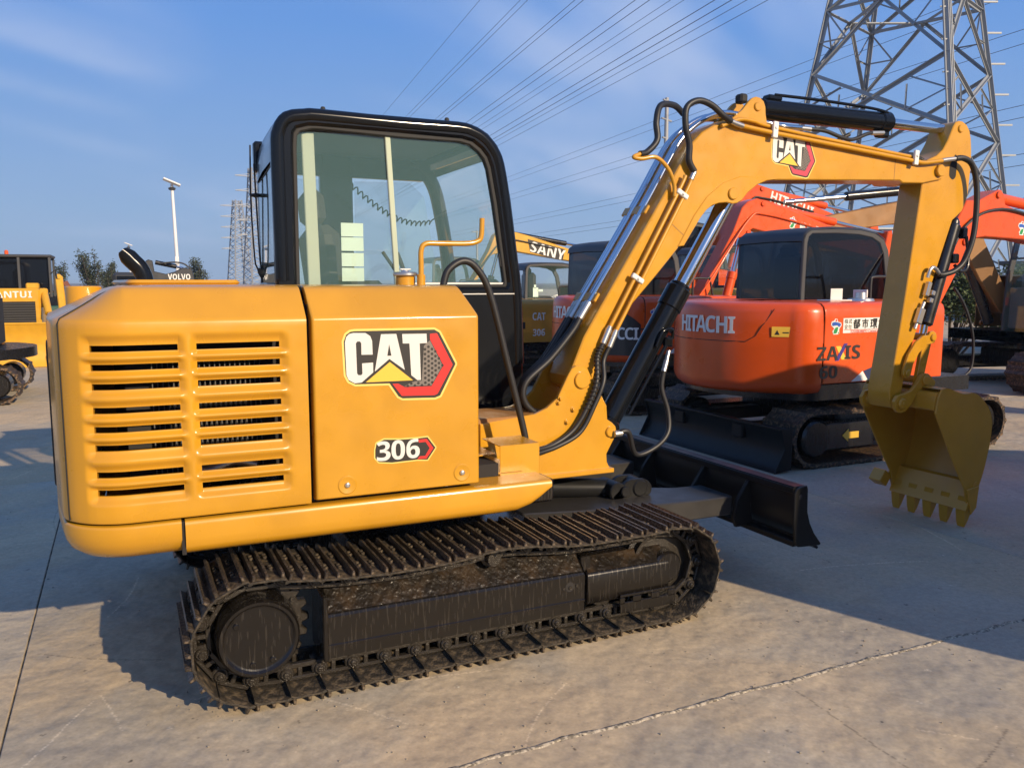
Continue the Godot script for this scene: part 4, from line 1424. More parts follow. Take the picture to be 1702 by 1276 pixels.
	bk.cyl(p0 + dd * 0.04, p1, 0.048, 24, 0.01)
	bk.lathe([[0.0, 0.0], [0.02, 0.0], [0.034, 0.02], [0.046, 0.09]], p0, dd, 20)
	bk.box(Vector3(3.60, 1.86, 0.33), Vector3(0.035, 0.07, 0.05), 0.008)
	bk.box(Vector3(3.515, 1.70, 0.345), Vector3(0.05, 0.06, 0.04), 0.008)
	bk.tube(spline([Vector3(3.50, 1.66, 0.36), Vector3(3.54, 1.62, 0.37), Vector3(3.60, 1.64, 0.37), Vector3(3.62, 1.72, 0.36), Vector3(3.605, 1.84, 0.35)], 7), 0.011, 8)
	var bko := part("bucket_ram", bk, M.black_paint, root)
	part("ram_rod", mb().cyl(p1, Vector3(3.325, 1.225, 0.3), 0.024, 16, 0.002), M.chrome, bko)
	# bucket linkage
	var lk := mb()
	var arc := [3.29, 1.225, 3.30, 1.245, 3.33, 1.25, 3.355, 1.235, 3.362, 1.205, 3.345, 1.175, 3.28, 1.165, 3.21, 1.115, 3.165, 1.045, 3.15, 0.985, 3.13, 0.965, 3.10, 0.965, 3.083, 0.985, 3.085, 1.02, 3.12, 1.11, 3.18, 1.185, 3.24, 1.222]
	lk.prism(P(arc), 0.355, 0.375, 0.003)
	lk.prism(P(arc), 0.135, 0.155, 0.003)
	boss(lk, Vector2(3.325, 1.21), 0.375, 0.022, 0.012)
	boss(lk, Vector2(3.115, 0.995), 0.375, 0.022, 0.012)
	lk.cyl(Vector3(3.325, 1.21, 0.15), Vector3(3.325, 1.21, 0.36), 0.024, 16)
	part("bucket_lever", lk, M.yellow, root)
	var l2 := mb()
	for z in [0.335, 0.165]:
		l2.prism(rounded(P([3.285, 1.24, 3.36, 1.22, 3.285, 0.90, 3.225, 0.90]), 0.03), z - 0.014, z + 0.014, 0.003)
	part("bucket_link", l2, M.yellow, root)


func build_bucket(root: Node3D) -> void:
	var z0 := -0.04
	var z1 := 0.535
	var edge := [3.232, 0.904, 3.265, 0.912, 3.310, 0.905, 3.36, 0.886, 3.429, 0.868, 3.47, 0.868, 3.516, 0.871, 3.565, 0.855, 3.611, 0.822, 3.65, 0.79, 3.678, 0.757, 3.702, 0.715, 3.715, 0.662, 3.713, 0.60, 3.703, 0.519, 3.683, 0.43, 3.660, 0.346, 3.628, 0.265, 3.585, 0.165]
	var side := P(edge + [3.535, 0.135, 3.495, 0.26, 3.34, 0.50, 3.187, 0.759, 3.205, 0.86])
	# wrapped shell
	var sh := mb()
	var outer := spline(xy(edge, 0), 3)
	var g := []
	var gi := []
	for p in outer:
		var c := Vector3(3.42, 0.60, 0)
		var q: Vector3 = p + (c - p).normalized() * 0.012
		g.append([Vector3(p.x, p.y, z0 + 0.001), Vector3(p.x, p.y, 0.25), Vector3(p.x, p.y, z1 - 0.001)])
		gi.append([Vector3(q.x, q.y, z0 + 0.001), Vector3(q.x, q.y, 0.25), Vector3(q.x, q.y, z1 - 0.001)])
	sh.grid(g, Vector3(3.42, 0.6, 0.25))
	sh.grid(gi, Vector3(3.42, 0.6, 0.25))
	var bo := part("bucket", sh, M.old_bucket, root)
	part("side_plate", mb().prism(side, z1 - 0.014, z1, 0.003), M.old_bucket, bo)
	part("side_plate", mb().prism(side, z0, z0 + 0.014, 0.003), M.old_bucket, bo)
	# torsion beam at the mouth and cutting lip
	var bm := mb()
	bm.prism(rounded(P([3.185, 0.765, 3.20, 0.88, 3.30, 0.895, 3.29, 0.80]), 0.03), z0 + 0.014, z1 - 0.014, 0.0)
	part("mouth_beam", bm, M.old_bucket, bo)
	var lip := mb()
	lip.prism(P([3.51, 0.118, 3.585, 0.148, 3.60, 0.30, 3.575, 0.29]), z0 - 0.004, z1 + 0.004, 0.002)
	part("cutting_lip", lip, M.old_bucket, bo)
	for i in 5:
		var z := lerpf(z0 + 0.04, z1 - 0.04, i / 4.0)
		var t := mb()
		var gg := []
		# adapter and tooth taper towards the tip
		for q in [[0.20, 0.030, 0.030], [0.13, 0.034, 0.034], [0.10, 0.032, 0.030], [0.04, 0.028, 0.016], [0.004, 0.023, 0.004]]:
			var cx: float = 3.535 + (q[0] - 0.004) * 0.16
			gg.append([Vector3(cx - q[2], q[0], z - q[1]), Vector3(cx + q[2], q[0], z - q[1]), Vector3(cx + q[2], q[0], z + q[1]), Vector3(cx - q[2], q[0], z + q[1])])
		for k in gg.size() - 1:
			for m in 4:
				var nn: Vector3 = [Vector3(0, 0, -1), Vector3(1, -0.2, 0), Vector3(0, 0, 1), Vector3(-1, -0.2, 0)][m]
				t.quad(gg[k][m], gg[k][(m + 1) % 4], gg[k + 1][(m + 1) % 4], gg[k + 1][m], nn)
		t.quad(gg[4][0], gg[4][1], gg[4][2], gg[4][3], Vector3.DOWN)
		part("tooth", t, M.old_bucket, bo)
	for z in [z0 - 0.012, z1 + 0.002]:
		var sc := mb().prism(P([3.50, 0.255, 3.555, 0.09, 3.60, 0.13, 3.615, 0.27]), z, z + 0.010, 0.002)
		part("side_cutter", sc, M.old_bucket, bo)
	part("side_cutter", mb().box(Vector3(3.47, 0.21, z0 - 0.05), Vector3(0.08, 0.09, 0.10), 0.004, Basis(Vector3.BACK, -0.6)), M.old_bucket, bo)
	# ears with their pins
	for z in [0.375, 0.125]:
		var e := mb()
		e.prism(P([3.005, 0.825, 3.012, 0.785, 3.035, 0.758, 3.07, 0.75, 3.11, 0.76, 3.155, 0.80, 3.20, 0.865, 3.30, 0.90, 3.335, 0.93, 3.325, 0.96, 3.29, 0.985, 3.255, 0.99, 3.225, 0.975, 3.20, 0.935, 3.15, 0.885, 3.09, 0.87, 3.03, 0.86]), z - 0.013, z + 0.013, 0.003)
		boss(e, Vector2(3.064, 0.81), z + 0.013, 0.034, 0.014)
		boss(e, Vector2(3.262, 0.945), z + 0.013, 0.03, 0.012)
		e.prism(disc(Vector2(3.333, 0.925), 0.026, 18), z - 0.012, z + 0.012, 0.003)
		part("bucket_ear", e, M.old_bucket, bo)
	var pn := mb()
	pn.cyl(Vector3(3.064, 0.81, 0.10), Vector3(3.064, 0.81, 0.405), 0.03, 18)
	pn.cyl(Vector3(3.262, 0.945, 0.10), Vector3(3.262, 0.945, 0.395), 0.022, 18)
	pn.cyl(Vector3(3.064, 0.81, 0.36), Vector3(3.064, 0.81, 0.408), 0.012, 12)
	part("bucket_pin", pn, M.old_bucket, bo)


# ---------------------------------------------------------------- undercarriage
func track_path() -> Array:
	var p := []
	for i in 13:
		p.append(Vector2(lerpf(-0.864, 0.98, i / 12.0), 0.036))
	for i in range(1, 16):
		var a := -PI / 2 + PI * i / 16.0
		p.append(Vector2(0.98 + 0.204 * cos(a), 0.24 + 0.204 * sin(a)))
	for q in spline([Vector2(0.98, 0.444), Vector2(0.80, 0.437), Vector2(0.5, 0.434), Vector2(0.3, 0.452), Vector2(0.12, 0.468), Vector2(-0.05, 0.452), Vector2(-0.25, 0.440), Vector2(-0.5, 0.444), Vector2(-0.72, 0.463), Vector2(-0.864, 0.485)], 5):
		p.append(q)
	for i in range(1, 16):
		var a := PI / 2 + PI * i / 16.0
		p.append(Vector2(-0.864 + 0.2245 * cos(a), 0.2605 + 0.2245 * sin(a)))
	return p


func walk(path: Array, count: int) -> Array:
	var cum := [0.0]
	var k := path.size()
	for i in k:
		cum.append(cum[i] + path[i].distance_to(path[(i + 1) % k]))
	var total: float = cum[k]
	var o := []
	var j := 0
	for i in count:
		var s := total * (i + 0.31) / count
		while cum[j + 1] < s:
			j += 1
		var a: Vector2 = path[j]
		var b: Vector2 = path[(j + 1) % k]
		o.append([a.lerp(b, (s - cum[j]) / (cum[j + 1] - cum[j])), (b - a).normalized()])
	# face each plate along the chord between its neighbours
	for i in count:
		var n0: Vector2 = o[(i + count - 1) % count][0]
		var n1: Vector2 = o[(i + 1) % count][0]
		o[i].append((n1 - n0).normalized())
	return o


func build_undercarriage(root: Node3D) -> void:
	var path := track_path()
	var shoes := walk(path, 39)
	var pitch := 0.1315
	# one shoe: plate with turned lips and three grousers; x along the chain, y outward
	var sm := mb()
	var w := 0.40
	sm.prism(P([-0.070, -0.010, -0.066, 0.0, -0.055, 0.004, 0.048, 0.004, 0.060, -0.002, 0.066, -0.002, 0.066, 0.006, 0.052, 0.012, -0.058, 0.012, -0.070, 0.004]), -w / 2, w / 2, 0.001)
	var gm := mb()
	for x in [-0.056, 0.0, 0.046]:
		var hh := 0.022 if x != 0.0 else 0.019
		gm.prism(P([x - 0.008, 0.011, x - 0.0045, 0.012 + hh, x + 0.0045, 0.012 + hh, x + 0.008, 0.011]), -w / 2 + 0.002, w / 2 - 0.002, 0.003)
	var grouser := gm.mesh()
	for x in [-0.028, 0.024]:
		for z in [-0.085, -0.055, 0.055, 0.085]:
			sm.cyl(Vector3(x, 0.006, z), Vector3(x, 0.022, z), 0.009, 6, 0.002)
	var shoe := sm.mesh()
	# link pair with pin bosses
	var lm := mb()
	for sg in [-1.0, 1.0]:
		var z: float = 0.062 * sg
		# rail that the rollers run on, foot against the shoe and two posts between them
		lm.prism(rounded(P([-0.088, -0.066, -0.088, -0.050, -0.03, -0.047, 0.058, -0.047, 0.064, -0.055, 0.060, -0.066]), 0.008, 3), z - 0.012, z + 0.012, 0.003)
		lm.prism(P([-0.06, -0.016, -0.055, -0.001, 0.056, -0.001, 0.060, -0.012, 0.03, -0.017]), z - 0.013, z + 0.013, 0.003)
		lm.box(Vector3(-0.012, -0.032, z), Vector3(0.018, 0.036, 0.022), 0.003)
		lm.box(Vector3(0.050, -0.032, z), Vector3(0.02, 0.036, 0.022), 0.003)
		lm.cyl(Vector3(-0.066, -0.034, z - 0.014), Vector3(-0.066, -0.034, z + 0.014), 0.032, 18, 0.004)
	lm.cyl(Vector3(-0.066, -0.034, -0.088), Vector3(-0.066, -0.034, 0.088), 0.022, 16, 0.004)
	lm.cyl(Vector3(-0.066, -0.034, -0.096), Vector3(-0.066, -0.034, 0.096), 0.012, 10, 0.003)
	for x in [0.006, 0.032]:
		lm.cyl(Vector3(x, -0.004, 0.066), Vector3(x, -0.034, 0.066), 0.0075, 6, 0.002)
	var link := lm.mesh()
	for side in 2:
		var zc := 0.80 if side == 0 else -0.80
		var tr := Node3D.new()
		tr.name = "track"
		root.add_child(tr, true)
		for s in shoes:
			var t: Vector2 = s[2]
			var b := Basis(Vector3(t.x, t.y, 0), Vector3(t.y, -t.x, 0), Vector3(t.x, t.y, 0).cross(Vector3(t.y, -t.x, 0)))
			var xf := Transform3D(b, Vector3(s[0].x, s[0].y, zc))
			for e in [["track_shoe", shoe, M.mud], ["grouser_bars", grouser, M.grouser], ["track_link", link, M.oily]]:
				var o := part(e[0], e[1], e[2], tr)
				o.transform = xf
		# rollers
		for i in 5:
			var rl := mb().lathe([[0.0, -0.09], [0.03, -0.09], [0.034, -0.06], [0.062, -0.055], [0.062, -0.025], [0.05, -0.02], [0.05, 0.02], [0.062, 0.025], [0.062, 0.055], [0.034, 0.06], [0.03, 0.09], [0.0, 0.09]], Vector3(-0.55 + i * 0.30, 0.158, zc), Vector3.BACK, 20)
			part("track_roller", rl, M.oily, tr)
		part("carrier_roller", mb().lathe([[0.0, 0.10], [0.03, 0.10], [0.034, 0.09], [0.034, 0.06], [0.045, 0.055], [0.045, -0.05], [0.0, -0.05]], Vector3(0.10, 0.405, zc), Vector3.BACK, 18), M.oily, tr)
		# idler
		var idl := mb().lathe([[0.0, -0.06], [0.07, -0.06], [0.08, -0.03], [0.145, -0.025], [0.15, -0.055], [0.17, -0.055], [0.172, -0.025], [0.192, -0.02], [0.192, 0.02], [0.172, 0.025], [0.17, 0.055], [0.15, 0.055], [0.145, 0.025], [0.08, 0.03], [0.07, 0.06], [0.0, 0.06]], Vector3(0.98, 0.24, zc), Vector3.BACK, 40)
		part("idler_wheel", idl, M.oily, tr)
		# sprocket
		var sp := PackedVector2Array()
		for i in 21:
			for q in [[-0.34, 0.182], [-0.16, 0.207], [0.16, 0.207], [0.34, 0.182]]:
				var a: float = TAU * (i + q[0]) / 21.0
				sp.append(Vector2(-0.864 + q[1] * cos(a), 0.2605 + q[1] * sin(a)))
		var spm := mb().prism(sp, zc - 0.02, zc + 0.02, 0.004)
		for i in 12:
			var a := TAU * i / 12.0
			var c := Vector3(-0.864 + 0.166 * cos(a), 0.2605 + 0.166 * sin(a), zc + 0.018)
			spm.cyl(c, c + Vector3(0, 0, 0.014), 0.0095, 6, 0.002)
		part("sprocket", spm, M.oily, tr)
		var sg2 := 1.0 if side == 0 else -1.0
		var hub := mb().lathe([[0.155, 0.0], [0.155, 0.06], [0.148, 0.12], [0.148, 0.150], [0.140, 0.162], [0.130, 0.162], [0.122, 0.154], [0.116, 0.152], [0.0, 0.152]], Vector3(-0.864, 0.2605, zc), Vector3(0, 0, sg2), 44)
		for a in [2.5, 5.2, 4.45]:
			var c := Vector3(-0.864 + 0.098 * cos(a), 0.2605 + 0.098 * sin(a), zc + 0.150 * sg2)
			hub.cyl(c, c + Vector3(0, 0, 0.011 * sg2), 0.011, 12, 0.002)
		part("final_drive", hub, M.frame_black, tr)
		# track frame
		var fr := mb()
		var sec := [[-0.10, 0.400], [0.0, 0.392], [0.108, 0.288], [0.115, 0.279], [0.115, 0.172], [0.119, 0.168], [0.119, 0.160], [0.112, 0.156], [0.112, 0.115], [0.06, 0.112], [-0.10, 0.112]]
		var g := []
		for q in sec:
			var row := []
			for x in [-0.62, -0.612, 0.52, 0.528]:
				row.append(Vector3(x, q[1] - (0.004 if x == -0.62 or x == 0.528 else 0.0), zc + sg2 * (q[0] - (0.006 if x == -0.62 or x == 0.528 else 0.0))))
			g.append(row)
		for i in sec.size() - 1:
			var e := Vector2(sec[i + 1][0] - sec[i][0], sec[i + 1][1] - sec[i][1]).normalized()
			var nn := Vector3(0, e.x, -e.y * sg2)
			for j in 3:
				fr.quad(g[i][j], g[i][j + 1], g[i + 1][j + 1], g[i + 1][j], nn)
		var prf := PackedVector2Array()
		for q in sec:
			prf.append(Vector2(sg2 * q[0], q[1]))
		for x in [[-0.62, -1.0], [0.528, 1.0]]:
			var idx := Geometry2D.triangulate_polygon(prf)
			for t in range(0, idx.size(), 3):
				var nn2 := Vector3(x[1], 0, 0)
				fr.tri(Vector3(x[0], prf[idx[t]].y, zc + prf[idx[t]].x), Vector3(x[0], prf[idx[t + 1]].y, zc + prf[idx[t + 1]].x), Vector3(x[0], prf[idx[t + 2]].y, zc + prf[idx[t + 2]].x), nn2, nn2, nn2)
		fr.box(Vector3(-0.615, 0.24, zc + sg2 * 0.02), Vector3(0.02, 0.26, 0.22), 0.004)
		# forward section that carries the idler
		var s2 := PackedVector2Array([Vector2(-0.1, 0.33), Vector2(0.03, 0.325), Vector2(0.10, 0.272), Vector2(0.105, 0.262), Vector2(0.105, 0.15), Vector2(0.09, 0.13), Vector2(-0.1, 0.13)])
		var keep := fr.xf
		fr.xf = Transform3D(Basis(Vector3(0, 0, sg2), Vector3(0, 1, 0), Vector3(1, 0, 0)), Vector3(0.0, 0.0, zc))
		fr.prism(s2, 0.545, 0.98, 0.004)
		fr.xf = keep
		fr.box(Vector3(0.55, 0.24, zc), Vector3(0.05, 0.22, 0.16), 0.004)
		fr.cyl(Vector3(0.98, 0.24, zc), Vector3(0.98, 0.24, zc + sg2 * 0.10), 0.075, 24, 0.01)
		var fo := part("track_frame", fr, M.frame_black, tr)
		# dried mud plastered on the sloping top
		var mg := mb()
		mg.quad(Vector3(-0.60, 0.4035, zc - sg2 * 0.10), Vector3(0.515, 0.4035, zc - sg2 * 0.10), Vector3(0.515, 0.3955, zc + sg2 * 0.001), Vector3(-0.60, 0.3955, zc + sg2 * 0.001), Vector3(0, 1, 0))
		mg.quad(Vector3(-0.60, 0.3955, zc + sg2 * 0.001), Vector3(0.515, 0.3955, zc + sg2 * 0.001), Vector3(0.515, 0.2945, zc + sg2 * 0.1055), Vector3(-0.60, 0.2945, zc + sg2 * 0.1055), Vector3(0, 0.7, 0.7 * sg2))
		mg.quad(Vector3(0.55, 0.330, zc + sg2 * 0.03), Vector3(0.975, 0.330, zc + sg2 * 0.03), Vector3(0.975, 0.2785, zc + sg2 * 0.098), Vector3(0.55, 0.2785, zc + sg2 * 0.098), Vector3(0, 0.7, 0.6 * sg2))
		part("mud_crust", mg, M.mud_film, fo)
		var holes := mb()
		holes.cyl(Vector3(0.45, 0.235, zc + sg2 * 0.112), Vector3(0.45, 0.235, zc + sg2 * 0.1165), 0.022, 20, 0.001)
		part("grease_port", holes, M.gap, fo)
		part("grease_nipple", mb().cyl(Vector3(0.45, 0.232, zc + sg2 * 0.116), Vector3(0.45, 0.232, zc + sg2 * 0.122), 0.009, 8, 0.002).cyl(Vector3(0.485, 0.235, zc + sg2 * 0.115), Vector3(0.485, 0.235, zc + sg2 * 0.119), 0.008, 6, 0.001).cyl(Vector3(0.42, 0.23, zc + sg2 * 0.115), Vector3(0.42, 0.23, zc + sg2 * 0.118), 0.007, 6, 0.001), M.oily, fo)
		# chain guide with three windows
		var gd := mb()
		for q in [[0.0, 0.105, 0.30, 0.018], [0.0, 0.148, 0.30, 0.012]]:
			gd.box(Vector3(0.86, q[1] - (0.012 if q[1] < 0.12 else 0.0), zc + sg2 * 0.112), Vector3(q[2], q[3] + (0.03 if q[1] < 0.12 else 0.0), 0.008), 0.002)
		for i in 4:
			gd.box(Vector3([0.722, 0.80, 0.90, 0.99][i], 0.125, zc + sg2 * 0.112), Vector3([0.026, 0.045, 0.045, 0.04][i], 0.03, 0.008), 0.002)
		part("chain_guide", gd, M.frame_black, fo)
	# centre body and swing ring
	var cb := mb()
	cb.box(Vector3(0.0, 0.33, 0.0), Vector3(0.9, 0.24, 1.36), 0.03)
	cb.cyl(Vector3(0, 0.42, 0), Vector3(0, 0.62, 0), 0.40, 40, 0.01)
	cb.box(Vector3(-0.25, 0.37, 0.55), Vector3(0.12, 0.10, 0.35), 0.01)
	cb.box(Vector3(0.30, 0.37, 0.55), Vector3(0.12, 0.10, 0.35), 0.01)
	part("centre_frame", cb, M.frame_black, root)


func build_blade(root: Node3D) -> void:
	var bl := mb()
	# curved moldboard, seen from behind
	var sec := [Vector2(1.70, 0.555), Vector2(1.685, 0.48), Vector2(1.69, 0.40), Vector2(1.72, 0.33), Vector2(1.80, 0.255)]
	var c := spline(sec, 5)
	var g := []
	var h := []
	for q in c:
		g.append([Vector3(q.x, q.y, -0.965), Vector3(q.x, q.y, 0.965)])
		h.append([Vector3(q.x + 0.012, q.y + 0.006, -0.965), Vector3(q.x + 0.012, q.y + 0.006, 0.965)])
	bl.grid(g, Vector3(3.0, 0.6, 0))
	bl.grid(h, Vector3(0.5, 0.2, 0))
	bl.box(Vector3(1.70, 0.557, 0), Vector3(0.07, 0.014, 1.93), 0.003)
	bl.box(Vector3(1.665, 0.543, 0), Vector3(0.012, 0.03, 1.93), 0.003)
	bl.box(Vector3(1.70, 0.275, 0), Vector3(0.06, 0.03, 1.93), 0.004)
	bl.box(Vector3(1.80, 0.258, 0), Vector3(0.08, 0.014, 1.94), 0.003, Basis(Vector3.BACK, -0.6))
	var bo := part("dozer_blade", bl, M.blade_black, root)
	for z in [-0.975, 0.967]:
		var e := mb()
		var pl := P([1.655, 0.535, 1.668, 0.553, 1.69, 0.562, 1.732, 0.566, 1.738, 0.55, 1.741, 0.434, 1.76, 0.375, 1.790, 0.321, 1.838, 0.262, 1.83, 0.254, 1.692, 0.262, 1.672, 0.275, 1.655, 0.40])
		e.prism(pl, z, z + 0.016, 0.003)
		var eo := part("end_plate", e, M.blade_black, bo)
		part("eye_hole", mb().cyl(Vector3(1.69, 0.515, z - 0.001), Vector3(1.69, 0.515, z + 0.0172), 0.012, 14, 0.0005), M.gap, eo)
	for z in [-0.62, -0.25, 0.25, 0.62]:
		part("blade_rib", mb().prism(P([1.69, 0.545, 1.60, 0.42, 1.58, 0.33, 1.60, 0.28, 1.71, 0.28, 1.69, 0.40]), z - 0.012, z + 0.012, 0.003), M.blade_black, bo)
	# push arms: a flat fork back to the centre frame
	var arm := mb()
	for s in [-1.0, 1.0]:
		var half := rounded(P([0.45, 0.12 * s, 0.45, 0.44 * s, 0.85, 0.54 * s, 1.36, 0.60 * s, 1.60, 0.60 * s, 1.60, 0.33 * s, 1.42, 0.32 * s, 1.10, 0.16 * s]), 0.02)
		var k := arm.xf
		arm.xf = Transform3D(Basis(Vector3.RIGHT, PI / 2), Vector3(0, 0.44, 0))
		arm.prism(half, 0.0, 0.10, 0.006)
		arm.xf = k
	arm.box(Vector3(0.95, 0.38, 0), Vector3(0.3, 0.10, 0.5), 0.01)
	part("push_arm", arm, M.blade_arm, root)
	# lift ram beside the near arm
	var rm := mb()
	rm.cyl(Vector3(0.50, 0.50, 0.16), Vector3(1.02, 0.475, 0.30), 0.052, 24, 0.006)
	rm.cyl(Vector3(1.02, 0.475, 0.24), Vector3(1.02, 0.475, 0.40), 0.05, 24, 0.006)
	rm.prism(rounded(P([0.98, 0.45, 1.08, 0.535, 1.19, 0.53, 1.23, 0.49, 1.22, 0.44, 1.0, 0.42]), 0.03), 0.27, 0.30, 0.004)
	rm.prism(rounded(P([0.98, 0.45, 1.08, 0.535, 1.19, 0.53, 1.23, 0.49, 1.22, 0.44, 1.0, 0.42]), 0.03), 0.37, 0.40, 0.004)
	rm.cyl(Vector3(1.055, 0.478, 0.25), Vector3(1.055, 0.478, 0.42), 0.028, 18, 0.004)
	rm.cyl(Vector3(1.15, 0.485, 0.262), Vector3(1.15, 0.485, 0.408), 0.046, 18, 0.008)
	part("blade_ram", rm, M.blade_black, root)


func build_main_excavator() -> void:
	M.old_bucket = paint(lin(0.54, 0.262, 0.016), 0.5, 0.15)
	M.blade_black = paint(lin(0.012, 0.012, 0.012), 0.42, 0.0)
	M.blade_black.metallic_specular = 0.3
	M.blade_arm = paint(lin(0.03, 0.028, 0.026), 0.42, 0.0)
	M.mud_film = std(Color(0.55, 0.50, 0.45), 0.4)
	triplanar(M.mud_film, M.t_mud, 0.8)
	M.mud_film.normal_enabled = true
	M.mud_film.normal_texture = M.t_grain
	M.mud_film.normal_scale = 0.3
	var root := thing("excavator", "shiny yellow crawler excavator with black cab, louvred engine cover and bucket on the ground", "excavator")
	build_undercarriage(root)
	build_blade(root)
	build_house(root)
	build_engine_hood(root)
	build_cab(root)
	build_boom(root)
	build_stick(root)
	build_bucket(root)


# ---------------------------------------------------------------- machines parked around
func loop_path(x0: float, x1: float, h: float) -> Array:
	var r := h * 0.5
	var p := []
	for i in 9:
		p.append(Vector2(lerpf(x0 + r, x1 - r, i / 8.0), 0.012))
	for i in range(1, 12):
		var a := -PI / 2 + PI * i / 12.0
		p.append(Vector2(x1 - r + r * cos(a), r + (r - 0.012) * sin(a)))
	for i in 9:
		p.append(Vector2(lerpf(x1 - r, x0 + r, i / 8.0), h - 0.012 - 0.02 * sin(PI * i / 8.0)))
	for i in range(1, 12):
		var a := PI / 2 + PI * i / 12.0
		p.append(Vector2(x0 + r + r * cos(a), r + (r - 0.012) * sin(a)))
	return p


# crawler belt as one ribbed band
func belt(x0: float, x1: float, h: float, zc: float, w: float, ribs: int) -> MB:
	var pts := walk(loop_path(x0, x1, h), ribs * 4)
	var b := mb()
	var k := pts.size()
	for i in k:
		var j := (i + 1) % k
		var a: Vector2 = pts[i][0]
		var c: Vector2 = pts[j][0]
		var na := Vector2(pts[i][2].y, -pts[i][2].x)
		var nc := Vector2(pts[j][2].y, -pts[j][2].x)
		var ha := 0.022 if i % 4 == 0 else 0.0
		var hc := 0.022 if j % 4 == 0 else 0.0
		var ao := a + na * ha
		var co := c + nc * hc
		var ai := a - na * 0.03
		var ci := c - nc * 0.03
		var z0 := zc - w / 2
		var z1 := zc + w / 2
		var e := (co - ao).normalized()
		b.quad(Vector3(ao.x, ao.y, z0), Vector3(co.x, co.y, z0), Vector3(co.x, co.y, z1), Vector3(ao.x, ao.y, z1), Vector3(e.y, -e.x, 0))
		b.quad(Vector3(ai.x, ai.y, z0), Vector3(ci.x, ci.y, z0), Vector3(ci.x, ci.y, z1), Vector3(ai.x, ai.y, z1), Vector3(-na.x, -na.y, 0))
		for s in [0, 1]:
			var z := z1 if s else z0
			b.quad(Vector3(ao.x, ao.y, z), Vector3(co.x, co.y, z), Vector3(ci.x, ci.y, z), Vector3(ai.x, ai.y, z), Vector3(0, 0, 1 if s else -1))
	return b


func tail_path(xs: float, zs := 0.92, x_corner := -1.05, x_tail := -1.66) -> Array:
	var o := []
	for x in [xs, xs * 0.6 + x_corner * 0.4, x_corner + 0.02, x_corner]:
		o.append([Vector2(x, zs), Vector2(0, 1), 1.0])
	var r := 0.26
	for i in range(1, 9):
		var a := deg_to_rad(66.0 * i / 8.0)
		o.append([Vector2(x_corner - r * sin(a), zs - r + r * cos(a)), Vector2(-sin(a), cos(a)), 1.0])
	var p0: Vector2 = o[o.size() - 1][0]
	for i in range(1, 14):
		var z := lerpf(p0.y, -p0.y, i / 14.0)
		var x := p0.x + (x_tail - p0.x) * (1.0 - pow(z / p0.y, 2.0))
		o.append([Vector2(x, z), Vector2(-1.0, 0.75 * z / p0.y).normalized(), 1.0])
	for i in range(8, 0, -1):
		var a := deg_to_rad(66.0 * i / 8.0)
		o.append([Vector2(x_corner - r * sin(a), -zs + r - r * cos(a)), Vector2(-sin(a), -cos(a)), 1.0])
	for x in [x_corner, x_corner + 0.02, xs]:
		o.append([Vector2(x, -zs), Vector2(0, -1), 1.0])
	return o


const BOOM_UP := [-0.135, 0.86, 0.02, 0.80, 0.187, 1.198, 0.369, 1.507, 0.596, 1.934, 0.68, 2.06, 0.756, 2.123, 0.83, 2.14, 0.894, 2.157, 0.932, 2.213, 1.011, 2.254, 1.393, 2.185, 2.656, 2.006, 3.40, 1.87, 3.47, 1.90, 3.48, 1.97, 3.43, 2.03, 2.639, 2.256, 1.531, 2.546, 1.064, 2.645, 0.915, 2.600, 0.819, 2.519, 0.684, 2.207, 0.09, 1.238]
const BOOM_MID := [0.55, 1.0, 0.62, 0.90, 0.74, 0.93, 1.06, 1.333, 1.251, 1.624, 1.385, 1.887, 1.454, 1.918, 1.50, 1.991, 1.652, 2.012, 2.255, 1.995, 3.55, 1.84, 3.64, 1.87, 3.65, 1.95, 3.60, 2.0, 2.224, 2.265, 1.935, 2.34, 1.90, 2.44, 1.86, 2.482, 1.822, 2.485, 1.544, 2.372, 1.348, 2.358, 1.262, 2.22, 1.10, 1.95, 0.75, 1.35]
const BOOM_LOW := [0.45, 0.95, 0.55, 0.85, 1.2, 1.15, 1.9, 1.30, 2.6, 1.05, 3.3, 0.62, 3.4, 0.62, 3.42, 0.72, 2.7, 1.35, 2.0, 1.60, 1.3, 1.42]


